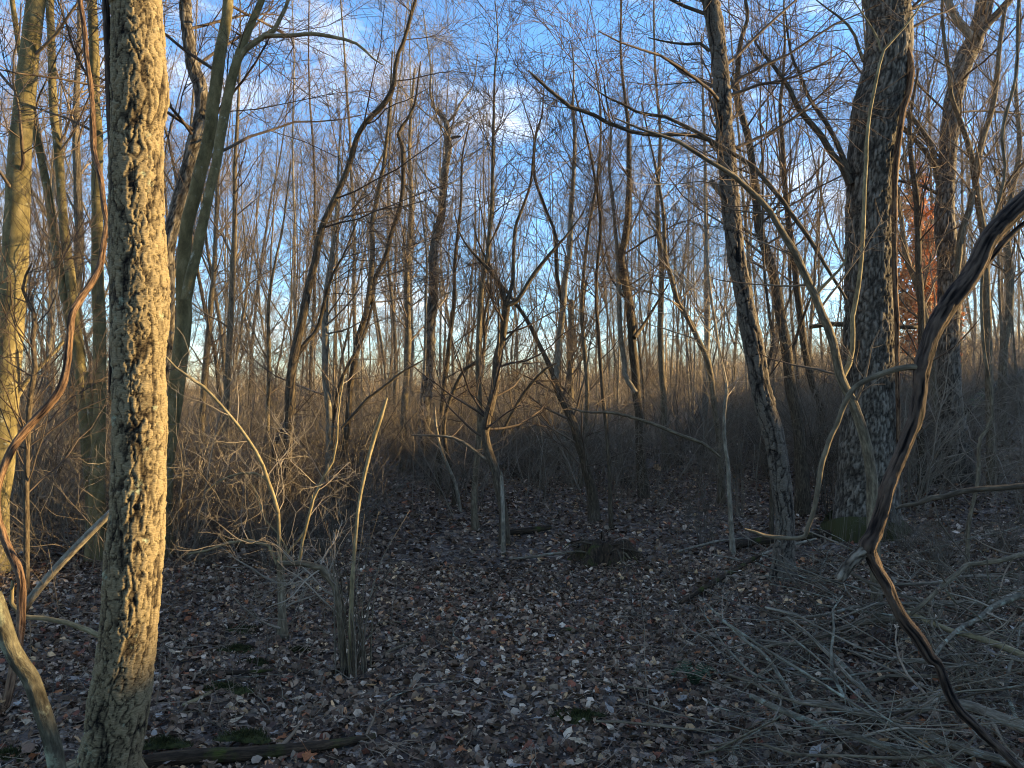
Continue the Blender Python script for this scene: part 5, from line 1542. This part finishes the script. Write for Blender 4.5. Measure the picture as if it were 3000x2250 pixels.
whips('undergrowth', 'tangled grey-brown bare undergrowth filling the middle distance between the trunks', 2400, 6.5, 20, 0.4, 1.9, 0.0052, 'shrubtwig', 61, ok_mid)
whips('pale_undergrowth', 'paler bare stems and briars mixed through the middle distance', 800, 6.5, 19, 0.6, 2.4, 0.006, 'twigpale', 63, ok_mid)
whips('thicket', 'dense tall thicket of thin bare whips far back below the treetops', 2300, 18, 60, 0.7, 5.5, 0.011, 'shrubtwig', 62, ok_mid)

# ------------------------------------------------------------------ brush pile: small sticks, each a thing
stick_protos = []
for k in range(14):
    g = np.random.default_rng(400 + k)
    n = 9
    P = np.zeros((n, 3))
    d = np.array([1.0, 0, 0.02])
    L = 1.0
    for i in range(1, n):
        d = d + g.normal(size=3) * np.array([.08, .27, .12])
        d /= np.linalg.norm(d)
        P[i] = P[i - 1] + d * L / (n - 1)
    P -= P[n // 2]
    r = (0.0058, 0.0085, 0.0066, 0.011)[k % 4] * np.linspace(1, 0.3, n) * (1 + 0.1 * g.normal(size=n))
    tubs = [tubes(P[None], r[None], 6, cap=True)]
    m = int(g.integers(2, 7))
    P1, R1 = grow(P[None], r[None], m, (0.2, 0.95), (0.15, 0.5), (30, 60), 5, 0.6, 0.0, 0.15, 0.002, g=g)
    P2, R2 = grow(P1, R1, m * 2, (0.2, 0.95), (0.06, 0.2), (30, 60), 4, 0.6, 0.0, 0.15, 0.0015, g=g)
    tubs += [tubes(P1, R1, 4), tubes(P2, R2, 3)]
    V, Q, S = join(tubs)
    V[:, 2] *= 0.6
    mt, wd = [('greyed', 'grey'), ('mid', 'brown'), ('lichen', 'lichen-spotted'), ('dark', 'dark'), ('greyed', 'grey')][k % 5]
    stick_protos.append((mk_mesh('fallen_stick', V, Q, M[mt], {'bc': S}), wd, m))
gk = random.Random(21)
for k in range(215):
    if k < 165:
        px = 3060 - 1000 * gk.random() ** 1.15
        py = gk.uniform(1650, 2300)
        if px < 2250 and py < 1800:
            px += 300
        pile = 1
    elif k < 195:
        px, py, pile = gk.uniform(350, 1250), gk.uniform(1560, 2150), 0
    else:
        px, py, pile = gk.uniform(1200, 2100), gk.uniform(1520, 1900), 0
    d = gdepth(px, py)
    p = W(px, py, d)
    me, wd, m = stick_protos[gk.randrange(len(stick_protos))]
    o = link('fallen_stick', me)
    s = gk.uniform(0.55, 1.5) if pile else gk.uniform(0.35, 0.8)
    mass = pile * min(1, max(0.15, (px - 2150) / 600))
    o.scale = (s, s, s * 0.9)
    lift = gk.uniform(0.02, 0.30) * mass + 0.02
    gz = float(H(p[0], p[1]))
    rz = gk.gauss(math.radians(-40), 0.6) if gk.random() < .4 else gk.uniform(0, 6.28)
    o.rotation_euler = (gk.uniform(-.3, .3), gk.gauss(0, 0.38) * (1 if pile else 0.3), rz)
    o.location = (p[0], p[1], gz + lift)
    if pile:
        row = "bottom edge" if py > 2120 else ("lower part" if py > 1960 else ("middle" if py > 1800 else "upper part"))
        colm = "left end" if px < 2350 else ("centre" if px < 2600 else ("vine side" if px < 2820 else "right edge"))
        aim = rz % math.pi
        way = "lying crosswise" if aim < 0.5 or aim > 2.64 else ("pointing to the viewer" if 1.1 < aim < 2.0 else ("slanting up right" if aim <= 1.1 else "slanting up left"))
        lb = f"{'long' if s > 1.15 else 'short'} {wd} stick {way}, {row} of the brush pile, {colm}"
    else:
        lb = f"short {wd} stick on the litter before {landmark(px)}"
    tag(o, lb, 'stick', 'sticks fallen on the forest floor')


# ------------------------------------------------------------------ single fallen leaves
def leaf_proto(seed, kind, colr):
    g = np.random.default_rng(seed)
    if kind == 'maple':
        a = [(-90, .12), (-60, .34), (-38, .30), (-22, .62), (2, .40), (22, .78), (44, .44), (62, .62), (76, .60), (90, 1.0), (104, .60), (118, .62), (136, .44), (158, .78), (178, .40), (202, .62), (218, .30), (240, .34)]
    elif kind == 'oval':
        a = [(-90, .62), (-60, .5), (-25, .42), (10, .42), (45, .48), (75, .66), (90, .85), (105, .66), (135, .48), (170, .42), (205, .42), (240, .5)]
    else:
        a = [(-90, .7), (-70, .5), (-50, .30), (-30, .46), (-5, .26), (15, .5), (35, .3), (55, .62), (70, .55), (90, .8), (110, .55), (125, .62), (145, .3), (165, .5), (185, .26), (210, .46), (230, .30), (250, .5)]
    pts = np.array([(r * math.cos(math.radians(t)), r * math.sin(math.radians(t))) for t, r in a]) * (1 + 0.08 * g.normal(size=(len(a), 1)))
    c = g.uniform(-0.6, 1.0)
    b = g.uniform(-0.5, 0.8)
    mid = pts * 0.5
    allp = np.concatenate([[(0, 0)], mid, pts])
    z = c * 0.55 * allp[:, 0] ** 2 + b * 0.4 * allp[:, 1] ** 2 + 0.22 * allp[:, 0] * allp[:, 1] * g.normal() + 0.05 * g.normal(size=len(allp))
    V = np.column_stack([allp, z]) * 0.5
    V[:, 2] -= V[:, 2].min()
    n = len(pts)
    i = np.arange(n)
    j = (i + 1) % n
    F1 = np.stack([np.zeros(n, int), 1 + i, 1 + j], 1)
    F2 = np.stack([1 + i, 1 + n + i, 1 + n + j, 1 + j], 1)
    # stalk
    Vs_, Q_s, _, _ = tubes(np.array([[[0, -0.05, .02], [0, -0.35, .03], [0.03, -0.7, .02]]]) + np.array([0, 0, V[0, 2]]), np.array([[.012, .01, .008]]), 3)
    V2 = np.concatenate([V, Vs_])
    lc = np.tile(np.array(colr), (len(V2), 1))
    return mk_mesh('fallen_leaf', V2, [F1, np.concatenate([F2, Q_s + len(V)])], M['litter'], {'lc': lc}, smooth=True)


LC = [("rusty orange", (0.30, 0.115, 0.045)), ("pale tan", (0.40, 0.31, 0.20)), ("grey", (0.26, 0.23, 0.195)), ("silvery", (0.36, 0.325, 0.28)), ("dark brown", (0.085, 0.052, 0.038)),
      ("reddish brown", (0.19, 0.075, 0.045)), ("mid brown", (0.20, 0.135, 0.09)), ("golden brown", (0.38, 0.22, 0.09))]
LP = []
for ci, (cn, cc) in enumerate(LC):
    for ki, kd in enumerate(('maple', 'oval', 'oak')):
        for v in range(2):
            LP.append((leaf_proto(500 + ci * 10 + ki * 3 + v, kd, cc), cn, {'maple': 'star-shaped', 'oval': 'oval curled', 'oak': 'ragged lobed'}[kd]))
gv = random.Random(44)
hand = [(2065, 2000, 0, 0, .10), (1450, 1830, 7, 0, .08), (900, 2230, 0, 0, .13), (830, 2180, 0, 0, .11), (2450, 2090, 5, 1, .12), (1750, 2040, 0, 0, .09), (1240, 1830, 7, 0, .07), (1345, 2110, 1, 1, .1),
        (1760, 1840, 5, 0, .09), (580, 1930, 5, 1, .10), (240, 1930, 5, 0, .09), (1230, 2070, 7, 0, .08), (1575, 2130, 3, 0, .09), (1690, 2200, 1, 2, .12), (1850, 2150, 5, 0, .1), (1620, 2090, 1, 1, .08)]
for k in range(300):
    if k < len(hand):
        px, py, ci, ki, s = hand[k]
        idx = ci * 6 + ki * 2
    else:
        py = 2330 - 560 * gv.random() ** 0.8
        px = gv.uniform(-20, 3020)
        idx = gv.choices(range(len(LP)), weights=[w for w in (5, 7, 9, 7, 8, 6, 9, 4) for _ in range(6)])[0]
        s = gv.uniform(0.055, 0.105)
    d = gdepth(px, py)
    p = W(px, py, d)
    me, cn, sh = LP[idx]
    o = link('fallen_leaf', me)
    o.location = (p[0], p[1], float(H(p[0], p[1])) + gv.uniform(0.015, 0.04))
    o.scale = (s, s, s)
    o.rotation_euler = (gv.gauss(0.1, 0.3), gv.gauss(0, 0.3), gv.uniform(0, 6.28))
    where = ("beside the leaning lichened trunk" if px < 250 else "by the nearest flaky trunk's foot" if px < 480 else "among moss left of the shrub clump" if px < 850 and py < 2100
             else "near the moss-topped log" if px < 1000 and py >= 2100 else "round the shrub clump's foot" if px < 1200 else "near the bottom edge, centre left" if px < 1500 and py > 2050
             else "in the open litter left of centre" if px < 1500 else "near the bottom edge, centre right" if px < 1950 and py > 2050 else "near the black curved stick" if px < 1950
             else "by the small fern" if px < 2250 else "under the brush pile's lower branches" if py > 2000 else "under the brush pile's upper branches")
    tag(o, f"{'large' if s > 0.085 else 'small'} {cn} {sh} leaf lying {where}", 'leaf', 'single fallen leaves on the litter')

# ------------------------------------------------------------------ moss cushions and the fern
for px, py, s, lb in ((650, 2025, .12, "largest green moss cushion, left of the shrub clump behind the moss-topped log"), (695, 1905, .09, "small round moss cushion up beyond the largest one"),
                      (745, 1945, .07, "moss cushion nearest the shrub clump"), (715, 1850, .09, "farthest moss cushion, towards the arching shrub's stump"), (1690, 2105, .10, "moss cushion in the open litter near the bottom edge"),
                      (480, 2212, .08, "moss growing on the rotten log beside the nearest flaky trunk"), (720, 2196, .09, "bright moss on top of the middle of the rotten log"), (30, 2222, .10, "moss strip in the bottom left corner"),
                      (880, 1908, .05, "tiny bright moss tuft left of the shrub clump's foot")):
    d = gdepth(px, py)
    p = W(px, py, d)
    th = np.linspace(0, 6.2832, 26, endpoint=False)
    rr = np.linspace(1, 0.02, 9)
    Vm = np.concatenate([np.stack([s * r * (1 + .25 * np.sin(3 * th + px)) * np.cos(th) * 1.3, s * 0.6 * r * (1 + .25 * np.sin(3 * th + px)) * np.sin(th), np.full(26, s * 0.24 * math.sqrt(1 - r * r * .98) - 0.005)], 1) for r in rr])
    Vm[:, 2] += 0.10 * s * (fbm(Vm * 60 + px, 3, 3) - 0.5) * 2
    Qm = np.concatenate([np.stack([i * 26 + np.arange(26), i * 26 + (np.arange(26) + 1) % 26, (i + 1) * 26 + (np.arange(26) + 1) % 26, (i + 1) * 26 + np.arange(26)], 1) for i in range(8)])
    onlog = 'log' in lb and 'behind' not in lb
    o = link('moss_cushion', mk_mesh('moss_cushion', Vm, Qm, M['moss']))
    gm = np.random.default_rng(int(px))
    # short shoots so that the cushion reads as moss
    pb = Vm[gm.integers(0, len(Vm), 500)] + gm.normal(size=(500, 3)) * 0.004
    q = np.stack([pb, pb + gm.normal(size=(500, 3)) * 0.004 + np.array([0, 0, 0.012])], 1)
    V, Q, S, _ = tubes(q, np.tile([0.0022, 0.0006], (500, 1)), 3)
    o.data = mk_mesh('moss_cushion', np.concatenate([Vm, V]), [np.concatenate([Qm, Q + len(Vm)])], M['moss'])
    o.location = (p[0], p[1], float(H(p[0], p[1])) + (0.045 if onlog else 0.0))
    tag(o, lb, 'moss', 'moss cushions on the forest floor')

d = gdepth(2035, 2025)
p = W(2035, 2025, d)
fern = empty('fern', (p[0], p[1], float(H(p[0], p[1]))))
tag(fern, "small dark green fern growing at the left end of the brush pile", 'fern')
for k in range(7):
    a = k / 7 * 6.28 + R.uniform(-.3, .3)
    L = R.uniform(0.09, 0.16)
    s = np.linspace(0, 1, 14)
    mid = np.stack([np.cos(a) * L * s, np.sin(a) * L * s, 0.02 + 0.10 * np.sin(s * 2.4)], 1)
    side = np.array([-math.sin(a), math.cos(a), 0])
    Vf, Ff = [], []
    for i in range(1, 13):
        w = 0.035 * math.sin(math.pi * (i / 14) ** 0.7) + 0.006
        for sg in (1, -1):
            b0 = mid[i]
            f = mid[min(13, i + 1)] - mid[i]
            o_ = len(Vf)
            Vf += [b0 - f * .35, b0 + side * sg * w * .6 - f * .1, b0 + side * sg * w + f * .5, b0 + f * .4]
            Ff.append((o_, o_ + 1, o_ + 2, o_ + 3))
    fr = mk_mesh('frond', np.array(Vf), np.array(Ff), M['fern'], smooth=False)
    link('frond', fr, fern)
